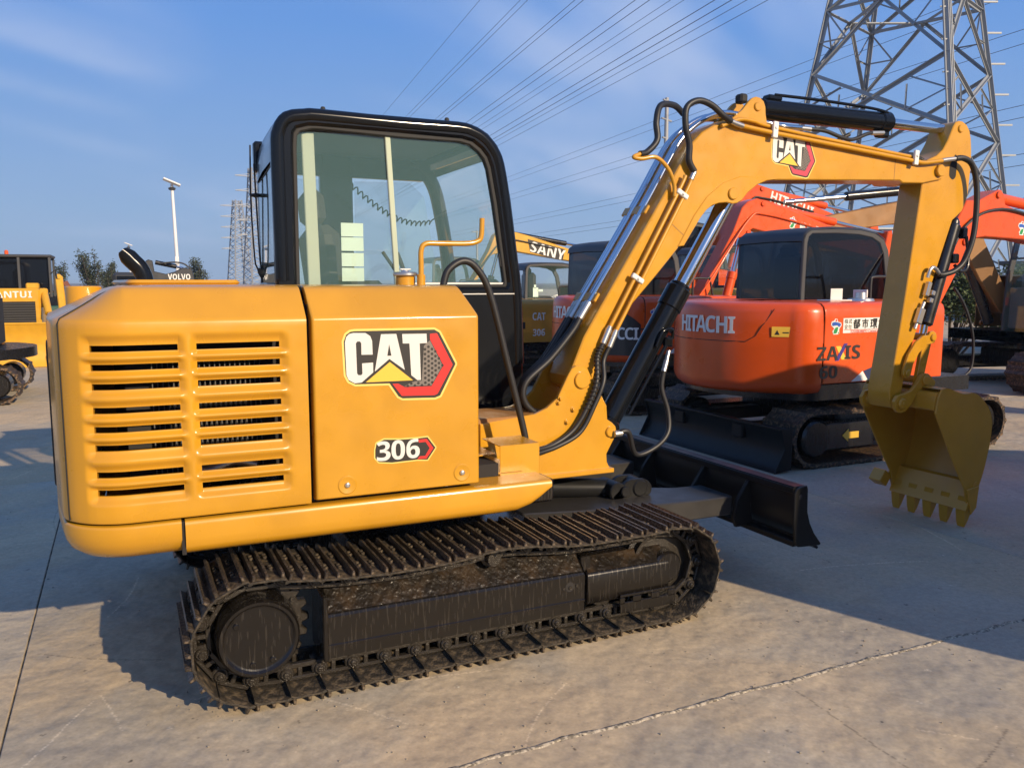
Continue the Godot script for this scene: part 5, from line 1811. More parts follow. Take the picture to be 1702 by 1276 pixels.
# a crawler excavator in the parked row; forward is +x, the swing centre stands at the node
func make_digger(label: String, at: Vector3, turn: float, o: Dictionary) -> Node3D:
	var root := thing("excavator", label, "excavator", at, turn, o.get("group", ""))
	var body: Material = o.body
	var s: float = o.get("scale", 1.0)
	root.scale = Vector3.ONE * s
	var ztop: float = o.get("cab_top", 2.07)
	for zc in [0.78, -0.78]:
		var tr := part("track", belt(-1.37, 1.27, 0.50, zc, 0.40, 44), M.track, root)
		var fr := mb()
		fr.box(Vector3(-0.05, 0.25, zc), Vector3(2.0, 0.16, 0.30), 0.03)
		fr.cyl(Vector3(-1.10, 0.25, zc - 0.17), Vector3(-1.10, 0.25, zc + 0.19), 0.16, 24, 0.02)
		fr.cyl(Vector3(1.02, 0.25, zc - 0.15), Vector3(1.02, 0.25, zc + 0.15), 0.18, 24, 0.02)
		part("track_frame", fr, M.frame_black, tr)
	var cb := mb()
	cb.box(Vector3(0, 0.34, 0), Vector3(1.1, 0.24, 1.3), 0.03)
	cb.cyl(Vector3(0, 0.4, 0), Vector3(0, 0.62, 0), 0.42, 28, 0.01)
	part("centre_frame", cb, M.frame_black, root)
	if o.get("blade", 0.0) != 0.0:
		var bx: float = o.blade
		var sg := signf(bx)
		var bl := mb()
		var g := []
		for q in spline([Vector2(0.0, 0.36), Vector2(0.05, 0.26), Vector2(0.05, 0.15), Vector2(0.0, 0.05), Vector2(-0.06, 0.004)], 4):
			g.append([Vector3(bx - sg * q.x, q.y, -0.975), Vector3(bx - sg * q.x, q.y, 0.975)])
		bl.grid(g, Vector3(bx + sg * 2.0, 0.2, 0))
		for q in g:
			for j in 2:
				q[j] = q[j] - Vector3(sg * 0.02, 0, 0)
		bl.grid(g, Vector3(bx - sg * 2.0, 0.2, 0))
		bl.box(Vector3(bx - sg * 0.02, 0.36, 0), Vector3(0.06, 0.02, 1.95), 0.004)
		var bo := part("dozer_blade", bl, M.blade_black, root)
		for z in [-0.985, 0.975]:
			part("end_plate", mb().prism(P([bx - sg * 0.11, 0.37, bx + sg * 0.015, 0.37, bx - sg * 0.035, 0.2, bx + sg * 0.07, 0.004, bx - sg * 0.11, 0.02]), z, z + 0.012, 0.003), M.blade_black, bo)
		var arm := mb()
		for z in [-0.42, 0.42]:
			arm.box(Vector3(bx * 0.62, 0.27, z), Vector3(absf(bx) * 0.75, 0.12, 0.14), 0.01)
		part("push_arm", arm, M.blade_black, bo)
	# house
	var fl := mb()
	var path := tail_path(0.85, 0.88, -1.0, -1.5)
	var fg := shell(path, [[0.0, 0.56], [0.0, 0.69]])
	fl.grid(fg, Vector3(0, 0.62, 0))
	cap(fl, fg[0], 0.56, -1.0)
	cap(fl, fg[1], 0.69, 1.0)
	part("floor_frame", fl, M.black_paint, root)
	var cp := [[0.14, 0.60], [0.07, 0.612], [0.03, 0.64], [0.008, 0.68], [0.0, 0.72], [0.0, 1.0], [0.0, 1.05], [0.004, 1.2], [0.012, 1.30], [0.025, 1.345], [0.055, 1.372], [0.10, 1.384], [0.16, 1.388]]
	var tp := tail_path(-1.03)
	tp = tp.filter(func(q): return q[0].x < -0.98)
	var cw := mb()
	var cg := shell(tp, cp)
	cw.grid(cg, Vector3(-0.6, 1.0, 0))
	cap(cw, cg[cp.size() - 1], 1.388, 1.0)
	cap(cw, cg[0], 0.60, -1.0)
	var weight := part("counterweight", cw, o.get("tail", body), root)
	var sidep := [[0.03, 0.70], [0.004, 0.704], [0.0, 0.712], [0.0, 1.0], [0.0, 1.25], [0.004, 1.31], [0.018, 1.35], [0.05, 1.378], [0.10, 1.388], [0.75, 1.39]]
	for z in [1.0, -1.0]:
		var sg := []
		for q in sidep:
			var row := []
			for x in [-1.018, -1.012, -0.6, -0.1, 0.35, 0.41, 0.43]:
				var ex := 0.008 if x < -1.015 else (0.03 if x > 0.42 else 0.0)
				row.append(Vector3(x, q[1] - ex * 0.5 * (1.0 if q[1] > 1.3 else 0.0), z * (0.92 - q[0] - ex)))
			sg.append(row)
		part("side_cover", mb().grid(sg, Vector3(-0.3, 1.0, 0)), body, root)
	part("engine_bay", mb().box(Vector3(-0.55, 1.02, 0.0), Vector3(1.0, 0.62, 1.5)), M.gap, root)
	# cab
	var cab := mb()
	var zo := 0.02
	var cabp := P([-0.44, 0.70, -0.44, 1.46, -0.425, ztop - 0.12, -0.40, ztop - 0.06, -0.34, ztop - 0.02, 0.0, ztop, 0.30, ztop - 0.004, 0.50, ztop - 0.03, 0.63, ztop - 0.09, 0.70, ztop - 0.2, 0.80, 1.36, 0.82, 0.70])
	cab.prism(cabp, -0.90, zo, 0.03)
	var co := part("cab", cab, o.get("glass", M.glass), root)
	part("cab_floor", mb().box(Vector3(0.18, 0.98, -0.44), Vector3(1.16, 0.5, 0.84), 0.01), M.trim, co)
	part("operator_seat", mb().box(Vector3(0.05, 1.36, -0.44), Vector3(0.42, 0.14, 0.44), 0.05).box(Vector3(-0.14, 1.60, -0.44), Vector3(0.13, 0.48, 0.42), 0.05).box(Vector3(-0.17, 1.86, -0.44), Vector3(0.09, 0.14, 0.24), 0.04), M.seat, co)
	part("control_console", mb().box(Vector3(0.45, 1.30, -0.14), Vector3(0.4, 0.24, 0.2), 0.04).box(Vector3(0.6, 1.45, -0.44), Vector3(0.08, 0.34, 0.3), 0.03), M.trim, co)
	var fr2 := mb()
	var hole := P([-0.38, 0.75, -0.385, 1.50, -0.375, ztop - 0.15, -0.36, ztop - 0.09, -0.32, ztop - 0.06, 0.0, ztop - 0.05, 0.28, ztop - 0.055, 0.46, ztop - 0.08, 0.57, ztop - 0.13, 0.63, ztop - 0.24, 0.72, 1.36, 0.74, 0.75])
	fr2.ring(cabp, hole, zo - 0.03, zo + 0.006, 0.008)
	part("cab_frame", fr2, M.cab_grey, co)
	part("cab_frame", mb().ring(cabp, hole, -0.905, -0.87, 0.008), M.cab_grey, co)
	var rf := mb()
	var rg := []
	for q in [Vector2(-0.445, ztop - 0.13), Vector2(-0.43, ztop - 0.06), Vector2(-0.36, ztop - 0.01), Vector2(-0.1, ztop + 0.014), Vector2(0.3, ztop + 0.012), Vector2(0.52, ztop - 0.02), Vector2(0.65, ztop - 0.085)]:
		rg.append([Vector3(q.x, q.y - 0.02, zo + 0.012), Vector3(q.x, q.y, zo - 0.01), Vector3(q.x, q.y + 0.01, -0.44), Vector3(q.x, q.y, -0.88), Vector3(q.x, q.y - 0.02, -0.91)])
	rf.grid(rg, Vector3(0.1, 1.5, -0.44))
	part("cab_roof", rf, M.cab_grey, co)
	# boom, rams, arm
	var bp: Array = o.get("boom", BOOM_MID)
	var z0 := 0.15
	var z1 := 0.37
	var boom := part("boom", mb().prism(P(bp), z0, z1, 0.01), body, root)
	var pins: Array = o.get("pins", [[1.352, 1.952], [1.81, 2.431], [3.58, 1.93], [0.78, 0.78], [0.65, 0.98]])
	var ps := mb()
	for q in pins:
		boss(ps, Vector2(q[0], q[1]), z1, 0.035, 0.02)
	part("boom_pin", ps, body, boom)
	var a := Vector3(pins[0][0], pins[0][1], 0.26)
	var c := Vector3(pins[3][0], pins[3][1], 0.26)
	var ram := part("boom_ram", mb().cyl(c, c.lerp(a, 0.62), 0.062, 20, 0.01).cyl(c.lerp(a, 0.55), c.lerp(a, 0.62), 0.068, 20, 0.008), o.get("ram", body), root)
	part("ram_rod", mb().cyl(c.lerp(a, 0.62), a, 0.034, 16, 0.003), M.chrome, ram)
	var t := Vector3(pins[1][0], pins[1][1], 0.26)
	var tip := Vector3(pins[2][0], pins[2][1], 0.26)
	var head := tip + Vector3(0.14, 0.30, 0)
	var ar := part("arm_ram", mb().cyl(t, t.lerp(head, 0.58), 0.055, 20, 0.01), o.get("ram", body), root)
	part("ram_rod", mb().cyl(t.lerp(head, 0.58), head, 0.028, 14, 0.003), M.chrome, ar)
	if o.get("arm", true):
		var st := mb().prism(P([tip.x - 0.02, tip.y - 0.10, tip.x + 0.05, tip.y + 0.12, tip.x + 0.10, tip.y + 0.33, tip.x + 0.18, tip.y + 0.35, tip.x + 0.24, tip.y + 0.05, tip.x + 0.20, tip.y - 0.2, tip.x + 0.02, 0.62, tip.x - 0.06, 0.60, tip.x - 0.10, 0.68]), 0.18, 0.34, 0.01)
		part("arm_beam", st, body, root)
		var bk := mb()
		var e := [tip.x - 0.02, 0.72, tip.x + 0.20, 0.70, tip.x + 0.36, 0.58, tip.x + 0.40, 0.38, tip.x + 0.34, 0.14, tip.x + 0.26, 0.03]
		for z in [-0.02, 0.53]:
			bk.prism(P(e + [tip.x + 0.14, 0.16, tip.x - 0.08, 0.58]), z, z + 0.012, 0.002)
		var gg := []
		for q in spline(xy(e, 0), 3):
			gg.append([Vector3(q.x, q.y, -0.018), Vector3(q.x, q.y, 0.54)])
		bk.grid(gg, Vector3(tip.x + 0.15, 0.4, 0.25))
		part("bucket", bk, o.get("bucket", body), root)
	# hoses along the boom
	var hz := mb()
	if o.get("hoses", true):
		var e0 := Vector3(pins[4][0] - 0.1, pins[4][1] + 0.1, 0.39)
		hz.tube(spline([e0, e0.lerp(a, 0.5) + Vector3(-0.06, 0.05, 0.13), a + Vector3(-0.02, 0.16, 0.13), t + Vector3(0.05, -0.14, 0.13), t.lerp(tip, 0.45) + Vector3(0, -0.02, 0.13)], 6), 0.014, 8)
		part("boom_hose", hz, o.get("hose_mat", M.hose), boom)
	var rail := mb().tube(spline([Vector3(0.0, 1.38, 0.45), Vector3(0.0, 1.56, 0.45), Vector3(0.03, 1.60, 0.45), Vector3(0.22, 1.60, 0.45), Vector3(0.27, 1.57, 0.45), Vector3(0.40, 1.0, 0.45), Vector3(0.42, 0.8, 0.45)], 5), 0.014, 8)
	part("grab_rail", rail, M.hose, root)
	return root


# strokes of hand-drawn characters
const GLYPHS := {
	"miyako": [[0.05, 0.78, 0.5, 0.78], [0.28, 0.97, 0.28, 0.6], [0, 0.6, 0.58, 0.6], [0.5, 0.92, 0.05, 0.36], [0.15, 0.42, 0.15, 0.0], [0.15, 0.42, 0.48, 0.42, 0.48, 0.02, 0.15, 0.02], [0.15, 0.22, 0.48, 0.22], [0.67, -0.03, 0.67, 0.92], [0.67, 0.9, 0.92, 0.9, 0.79, 0.56, 0.95, 0.36, 0.86, 0.2, 0.74, 0.25]],
	"ichi": [[0.5, 1, 0.5, 0.82], [0.03, 0.8, 0.97, 0.8], [0.2, 0.1, 0.2, 0.58, 0.8, 0.58, 0.8, 0.16, 0.7, 0.12], [0.5, 0.8, 0.5, -0.03]],
	"kan": [[0.03, 0.85, 0.35, 0.85], [0.05, 0.5, 0.33, 0.5], [0.0, 0.12, 0.38, 0.18], [0.19, 0.85, 0.19, 0.14], [0.45, 0.95, 0.97, 0.95, 0.97, 0.75, 0.45, 0.75, 0.45, 0.95], [0.62, 0.95, 0.62, 0.75], [0.8, 0.95, 0.8, 0.75], [0.42, 0.65, 1, 0.65], [0.55, 0.55, 0.88, 0.55, 0.88, 0.4, 0.55, 0.4, 0.55, 0.55], [0.68, 0.4, 0.45, 0.2], [0.6, 0.25, 0.6, 0.0, 0.7, 0.07], [0.7, 0.4, 1, 0.0], [0.92, 0.32, 0.77, 0.2]],
	"kyo": [[0.0, 0.7, 0.3, 0.7], [0.15, 0.95, 0.15, 0.2], [0.0, 0.15, 0.32, 0.28], [0.35, 0.9, 1, 0.9], [0.5, 0.98, 0.55, 0.8], [0.85, 0.98, 0.8, 0.8], [0.35, 0.78, 1, 0.78], [0.48, 0.68, 0.9, 0.68, 0.9, 0.4, 0.48, 0.4, 0.48, 0.68], [0.48, 0.54, 0.9, 0.54], [0.6, 0.4, 0.4, 0.0], [0.78, 0.4, 0.78, 0.05, 1, 0.05, 1, 0.15]],
	"kabu": [[0.0, 0.7, 0.4, 0.7], [0.2, 1, 0.2, 0], [0.2, 0.65, 0.0, 0.3], [0.55, 0.95, 0.45, 0.75], [0.5, 0.78, 0.95, 0.78], [0.42, 0.5, 1, 0.5], [0.7, 1, 0.7, 0], [0.7, 0.5, 0.45, 0.1], [0.7, 0.5, 1, 0.1]],
	"shiki": [[0.0, 0.75, 1, 0.75], [0.1, 0.45, 0.55, 0.45], [0.32, 0.45, 0.32, 0.1], [0.05, 0.05, 0.6, 0.15], [0.65, 1, 0.75, 0.3, 0.95, 0.0, 1, 0.2], [0.82, 0.98, 0.95, 0.85]],
	"kai": [[0.5, 1, 0.0, 0.6], [0.5, 1, 1, 0.6], [0.28, 0.6, 0.72, 0.6], [0.1, 0.4, 0.9, 0.4], [0.42, 0.4, 0.2, 0.05, 0.8, 0.1], [0.65, 0.25, 0.9, 0.0]],
	"sha": [[0.2, 1, 0.25, 0.85], [0.0, 0.75, 0.4, 0.75, 0.0, 0.35], [0.22, 0.55, 0.22, 0], [0.5, 0.6, 1, 0.6], [0.75, 0.95, 0.75, 0.05], [0.45, 0.05, 1, 0.05]],
}


func strokes(called: String, keys: Array, size: float, adv: float, w: float, t: Transform3D, mat: Material, parent: Node) -> void:
	var b := mb(t)
	for k in keys.size():
		var lines: Array = GLYPHS[keys[k]]
		for l in lines.size():
			var pl := PackedVector2Array()
			for q in P(lines[l]):
				pl.append(q * size + Vector2(k * adv, 0))
			for poly in Geometry2D.offset_polyline(pl, w * 0.5, Geometry2D.JOIN_MITER, Geometry2D.END_BUTT):
				if not Geometry2D.is_polygon_clockwise(poly):
					b.prism(poly, 0.0, 0.0012 + 0.0001 * l)
	part(called, b, mat, parent)


func emblem(t: Transform3D, parent: Node, s := 1.0) -> void:
	# company badge: blue band, red dot, green leaf
	var u := t
	var back := PackedVector2Array()
	for q in P([-0.07, 0.02, -0.06, 0.055, -0.03, 0.06, -0.01, 0.085, 0.02, 0.08, 0.03, 0.05, 0.075, 0.04, 0.085, 0.01, 0.05, -0.03, 0.055, -0.075, 0.03, -0.085, -0.03, -0.085, -0.045, -0.05, -0.02, -0.02, -0.05, 0.0]):
		back.append(q * s)
	var root := part("emblem_decal", mb(u).prism(back, 0.0, 0.001), M.white, parent)
	var blue := PackedVector2Array()
	for q in P([-0.058, 0.022, -0.05, 0.045, -0.01, 0.05, 0.02, 0.045, 0.066, 0.034, 0.074, 0.012, 0.05, -0.008, 0.02, 0.012, -0.02, 0.008, -0.045, 0.005]):
		blue.append(q * s)
	part("emblem_band", mb(u).prism(blue, 0.001, 0.002), M.decal_blue, root)
	part("emblem_dot", mb(u).prism(disc(Vector2(0.004, 0.065) * s, 0.012 * s, 12), 0.001, 0.002), M.decal_red, root)
	var green := PackedVector2Array()
	for q in P([-0.03, -0.075, -0.025, -0.04, 0.0, -0.01, 0.035, -0.005, 0.03, -0.045, 0.012, -0.075]):
		green.append(q * s)
	part("emblem_leaf", mb(u).prism(green, 0.001, 0.002), M.decal_green, root)
	part("emblem_seed", mb(u).prism(disc(Vector2(0.042, -0.068) * s, 0.009 * s, 10), 0.001, 0.002), M.decal_green, root)


func company_marks(root: Node3D) -> void:
	var side := root.get_node("side_cover")
	var z := 0.9212
	emblem(Transform3D(Basis.IDENTITY, Vector3(-0.905, 1.185, z)), side, 0.78)
	var bg := part("sign_panel", mb().box(Vector3(-0.50, 1.19, z), Vector3(0.64, 0.125, 0.001)), M.white, side)
	strokes("company_characters", ["miyako", "ichi", "kan", "kyo"], 0.078, 0.098, 0.011, Transform3D(Basis.IDENTITY, Vector3(-0.705, 1.166, z + 0.001)), M.decal_black, bg)
	strokes("small_characters", ["kabu", "shiki"], 0.036, 0.045, 0.005, Transform3D(Basis.IDENTITY, Vector3(-0.805, 1.208, z + 0.001)), M.decal_grey, bg)
	strokes("small_characters", ["kai", "sha"], 0.036, 0.045, 0.005, Transform3D(Basis.IDENTITY, Vector3(-0.805, 1.162, z + 0.001)), M.decal_grey, bg)
	part("red_rule", mb().box(Vector3(-0.52, 1.154, z + 0.001), Vector3(0.58, 0.004, 0.001)), M.decal_red, bg)
	lettering("company_name", "TOSHIKANKYO Corporation", 0.022, Vector3(-0.55, 1.139, z + 0.002), Basis.IDENTITY, M.decal_red, bg, 1.0, false)
	# model name
	lettering("model_name", "ZA", 0.115, Vector3(-0.985, 0.958, z + 0.002), Basis.IDENTITY, M.decal_black, side, 1.25)
	lettering("model_name", "IS", 0.115, Vector3(-0.70, 0.962, z + 0.002), Basis.IDENTITY, M.decal_black, side, 1.35)
	var xm := mb(Transform3D(Basis.IDENTITY, Vector3(-0.83, 0.962, z)))
	xm.prism(P([-0.062, 0.057, -0.008, 0.057, 0.066, -0.058, 0.008, -0.058]), 0.0, 0.0012)
	part("model_name", xm, M.decal_yellow, side)
	part("model_name", mb(Transform3D(Basis.IDENTITY, Vector3(-0.83, 0.962, z))).prism(P([0.030, 0.078, 0.070, 0.078, -0.024, -0.066, -0.068, -0.066]), 0.0012, 0.0024), M.decal_violet, side)
	lettering("model_number", "60", 0.105, Vector3(-0.965, 0.80, z + 0.002), Basis.IDENTITY, M.decal_black, side, 1.35)
	part("white_wedge", mb(Transform3D(Basis.IDENTITY, Vector3(-0.60, 0.712, z))).prism(P([-0.10, 0.0, 0.03, 0.085, 0.10, 0.0]), 0.0, 0.001), M.white, side)
	part("blue_wedge", mb(Transform3D(Basis.IDENTITY, Vector3(-0.46, 0.712, z))).prism(P([-0.10, 0.085, -0.04, 0.0, 0.16, 0.0, 0.16, 0.16]), 0.0, 0.001), M.decal_navy, side)
	# panel line, name and warning sticker on the tail
	var tail := root.get_node("counterweight")
	var turn := Basis(Vector3.UP, -PI / 2)
	for k in 7:
		var ch: String = "HITACHI"[k]
		var zz: float = [-0.15, -0.065, 0.005, 0.10, 0.20, 0.31, 0.395][k]
		var x := tail_x(zz)
		var an := atan2(tail_x(zz + 0.02) - x, 0.02)
		lettering("maker_letter", ch, 0.145, Vector3(x - 0.004, 1.185, zz), Basis(Vector3.UP, -PI / 2 + an), M.silver, tail, 0.95)
	var ln := mb()
	for seg in [[[-0.62, 1.05], [0.50, 1.05]], [[0.50, 1.05], [0.57, 1.10]], [[0.57, 1.10], [0.68, 1.33]], [[-0.62, 1.05], [-0.62, 1.35]]]:
		var pts := []
		for i in 9:
			var zz := lerpf(seg[0][0], seg[1][0], i / 8.0)
			var yy := lerpf(seg[0][1], seg[1][1], i / 8.0)
			pts.append(Vector3(tail_x(zz) + (0.012 if yy > 1.2 else 0.0), yy, zz))
		ln.tube(pts, 0.0035, 6)
	part("panel_gap", ln, M.gap, tail)
	var wz := 0.74
	var wx := tail_x(wz) - 0.003
	var wb := Basis(Vector3.UP, -PI / 2 + atan2(tail_x(wz + 0.02) - tail_x(wz), 0.02))
	var wt := Transform3D(wb, Vector3(wx, 1.14, wz))
	var wst := part("warning_sticker", mb(wt).box(Vector3.ZERO, Vector3(0.17, 0.085, 0.002)), M.decal_yellow, tail)
	part("warning_sign", mb(wt).prism(P([-0.062, -0.025, -0.02, -0.025, -0.041, 0.016]), 0.001, 0.002), M.decal_black, wst)
	part("warning_figure", mb(wt).box(Vector3(0.028, -0.006, 0.0015), Vector3(0.05, 0.01, 0.001)).box(Vector3(0.066, -0.004, 0.0015), Vector3(0.012, 0.036, 0.001)), M.decal_black, wst)


func tail_x(z: float) -> float:
	var a := deg_to_rad(66.0)
	var p0 := Vector2(-1.05 - 0.26 * sin(a), 0.92 - 0.26 + 0.26 * cos(a))
	if absf(z) <= p0.y:
		return p0.x + (-1.66 - p0.x) * (1.0 - pow(z / p0.y, 2.0))
	return p0.x + (absf(z) - p0.y) * 0.8


func build_background() -> void:
	M.cab_grey = std(lin(0.045, 0.046, 0.05), 0.5)
	M.decal_violet = std(lin(0.05, 0.03, 0.22), 0.4)
	M.decal_navy = std(lin(0.02, 0.03, 0.09), 0.4)
	M.dark_grey = paint(lin(0.035, 0.037, 0.04), 0.5, 0.1)
	M.olive_yellow = paint(lin(0.55, 0.26, 0.03), 0.5, 0.1)
	build_row()
	build_left_side()
	build_power()
	build_plants()


func build_row() -> void:
	# orange machine behind the bucket
	var h1 := make_digger("orange excavator whose whole tail and black tinted cab show behind the bucket", Vector3(5.05, 0, -2.12), 0.0, {"body": M.orange, "glass": M.tinted, "blade": -1.5})
	company_marks(h1)
	emblem(Transform3D(Basis(Vector3.BACK, -0.06), Vector3(2.21, 2.11, 0.3704)), h1.get_node("boom"), 0.85)
	var near: Node = h1.get_node("track")
	var ap := mb(Transform3D(Basis.IDENTITY, Vector3(-0.72, 0.26, 0.965)))
	ap.prism(P([-0.10, 0.0, -0.03, 0.055, -0.03, 0.028, 0.09, 0.028, 0.09, -0.028, -0.03, -0.028, -0.03, -0.055]), 0.0, 0.004)
	part("guard_plate", mb().box(Vector3(-0.72, 0.26, 0.95), Vector3(0.55, 0.22, 0.025), 0.006), M.black_paint, near)
	part("arrow_decal", ap, M.decal_yellow, near)
	part("white_tag", mb().box(Vector3(-0.40, 0.32, 0.966), Vector3(0.035, 0.09, 0.003)), M.white, near)
	part("document_box", mb().box(Vector3(-0.18, 1.44, 0.5), Vector3(0.015, 0.09, 0.16), 0.004), M.white, h1)
	part("fuel_cap", mb().lathe([[0.12, 0.0], [0.11, 0.02], [0.05, 0.03], [0.045, 0.075], [0.0, 0.08]], Vector3(-0.35, 1.388, 0.66), Vector3.UP, 20), M.zinc, h1)
	part("lug_plate", mb().box(Vector3(-0.62, 1.395, 0.62), Vector3(0.26, 0.012, 0.16), 0.004).box(Vector3(-0.62, 1.45, 0.64), Vector3(0.14, 0.095, 0.006), 0.002), M.decal_white, h1)
	part("loose_hose", mb().tube(spline(xy([0.98, 1.50, 1.14, 1.33, 1.27, 1.09, 1.31, 0.89, 1.29, 0.70, 1.16, 0.62, 1.0, 0.55], 0.57), 7), 0.013, 8), M.hose, h1)
	# second orange machine
	var h2 := make_digger("orange excavator half hidden behind the yellow boom, arm raised, black patch on its tail", Vector3(5.3, 0, -5.12), 0.0, {"body": M.orange, "glass": M.tinted, "boom": BOOM_UP, "pins": [[0.93, 2.20], [1.16, 2.58], [3.42, 1.95], [0.55, 0.85], [0.0, 0.98]], "hose_mat": M.orange})
	company_marks(h2)
	h2.get_node("cab").position.x = -0.62
	emblem(Transform3D(Basis(Vector3.BACK, -0.2), Vector3(1.68, 2.35, 0.3704)), h2.get_node("boom"), 0.95)
	strokes("company_characters", ["miyako", "ichi", "kan", "kyo"], 0.10, 0.12, 0.016, Transform3D(Basis(Vector3.BACK, -0.2), Vector3(1.80, 2.27, 0.3704)), M.white, h2.get_node("boom"))
	var tail := h2.get_node("counterweight")
	var pt := mb()
	var gg := []
	for i in 15:
		var q := Vector2.ZERO
		if i < 7:
			q = Vector2(tail_x(lerpf(0.30, 0.762, i / 6.0)), lerpf(0.30, 0.762, i / 6.0)) + Vector2(-0.006, 0.003)
		else:
			var an := deg_to_rad(lerpf(64.0, 8.0, (i - 7) / 7.0))
			q = Vector2(-1.05 - 0.266 * sin(an), 0.66 + 0.266 * cos(an))
		var row := []
		for j in 5:
			row.append(Vector3(q.x, lerpf(0.70, 1.03 + 0.17 * sin(PI * (i + 1.0) / 16.0), j / 4.0), q.y))
		gg.append(row)
	pt.grid(gg, Vector3(-0.6, 0.9, 0.3))
	part("black_patch", pt, M.decal_black, tail)
	for k in 3:
		var an: float = [1.02, 0.66, 0.36][k]
		lettering("patch_letter", ["C", "C", "I"][k], 0.14, Vector3(-1.05 - 0.274 * sin(an), 0.955, 0.66 + 0.274 * cos(an)), Basis(Vector3.UP, -an), M.white, tail, 0.95)
	# older yellow machine beyond, in the gap between cab and boom
	var c2 := make_digger("dull yellow excavator beyond the orange ones, dark cab with a green tag", Vector3(5.0, 0, -8.1), 0.0, {"body": M.olive_yellow, "boom": BOOM_LOW, "pins": [[1.6, 1.35], [1.9, 1.62], [3.35, 0.75], [0.9, 0.8], [0.55, 0.95]], "ram": M.black_paint, "cab_top": 2.0, "arm": false, "scale": 0.93})
	lettering("maker_name", "CAT", 0.12, Vector3(-0.62, 1.12, 0.924), Basis.IDENTITY, M.white, c2.get_node("side_cover"), 0.8)
	lettering("model_number", "306", 0.11, Vector3(-0.62, 0.86, 0.924), Basis.IDENTITY, M.white, c2.get_node("side_cover"), 0.9)
	part("door_latch", mb().box(Vector3(-0.9, 0.98, 0.923), Vector3(0.07, 0.11, 0.008), 0.003), M.gap, c2)
	part("green_tag", mb().box(Vector3(-0.24, 1.50, 0.035), Vector3(0.10, 0.16, 0.01)).box(Vector3(-0.15, 1.53, 0.035), Vector3(0.1, 0.04, 0.01)).box(Vector3(-0.25, 1.60, 0.035), Vector3(0.04, 0.06, 0.01)), M.paper, c2)
	var sy := make_digger("yellow excavator far back in the row with a black name band on its boom", Vector3(5.0, 0, -12.4), 0.0, {"body": M.bright_yellow, "boom": BOOM_UP, "pins": [[0.93, 2.20], [1.16, 2.58], [3.42, 1.95], [0.55, 0.85], [0.0, 0.98]], "ram": M.black_paint})
	var band := mb(Transform3D(Basis(Vector3.BACK, -0.22), Vector3(2.05, 2.22, 0.3705)))
	band.prism(P([-0.52, 0.13, 0.40, 0.13, 0.40, -0.12, -0.40, -0.12]), 0.0, 0.002)
	part("name_band", band, M.decal_black, sy.get_node("boom"))
	lettering("maker_name", "SANY", 0.21, Vector3(2.05, 2.215, 0.376), Basis(Vector3.BACK, -0.22), M.white, sy.get_node("boom"), 1.15)
	var h3 := make_digger("larger orange excavator at the back, only its boom showing over the others", Vector3(8.6, 0, -9.4), 0.0, {"body": M.orange, "glass": M.tinted, "boom": BOOM_UP, "pins": [[0.93, 2.20], [1.16, 2.58], [3.42, 1.95], [0.55, 0.85], [0.0, 0.98]], "scale": 1.3})
	lettering("maker_name", "HITACHI", 0.16, Vector3(1.75, 2.37, 0.373), Basis(Vector3.BACK, -0.25), M.white, h3.get_node("boom"), 1.0)
	make_digger("yellow excavator with shade painted into its brown body, standing by the bushes with its boom bent over", Vector3(11.6, 0, -4.0), PI * 0.93, {"body": M.brown_yellow, "boom": BOOM_MID, "ram": M.black_paint, "scale": 1.2, "arm": false})  # brown body colour carries the shade lying over this yellow machine
	make_digger("yellow excavator parked past the orange ones with its ram lug raised", Vector3(8.4, 0, -7.6), 0.1, {"body": M.bright_yellow, "boom": BOOM_MID, "ram": M.black_paint, "scale": 1.05})
	# big machine standing out of the picture; its shade falls across the bucket and the orange tail
	make_digger("tall yellow excavator with lowered boom standing across from the orange row", Vector3(4.85, 0, 3.3), 0.0, {"body": M.bright_yellow, "boom": BOOM_LOW, "pins": [[1.6, 1.35], [1.9, 1.62], [3.35, 0.75], [0.9, 0.8], [0.55, 0.95]], "ram": M.black_paint, "scale": 1.35, "cab_top": 1.76, "arm": false})


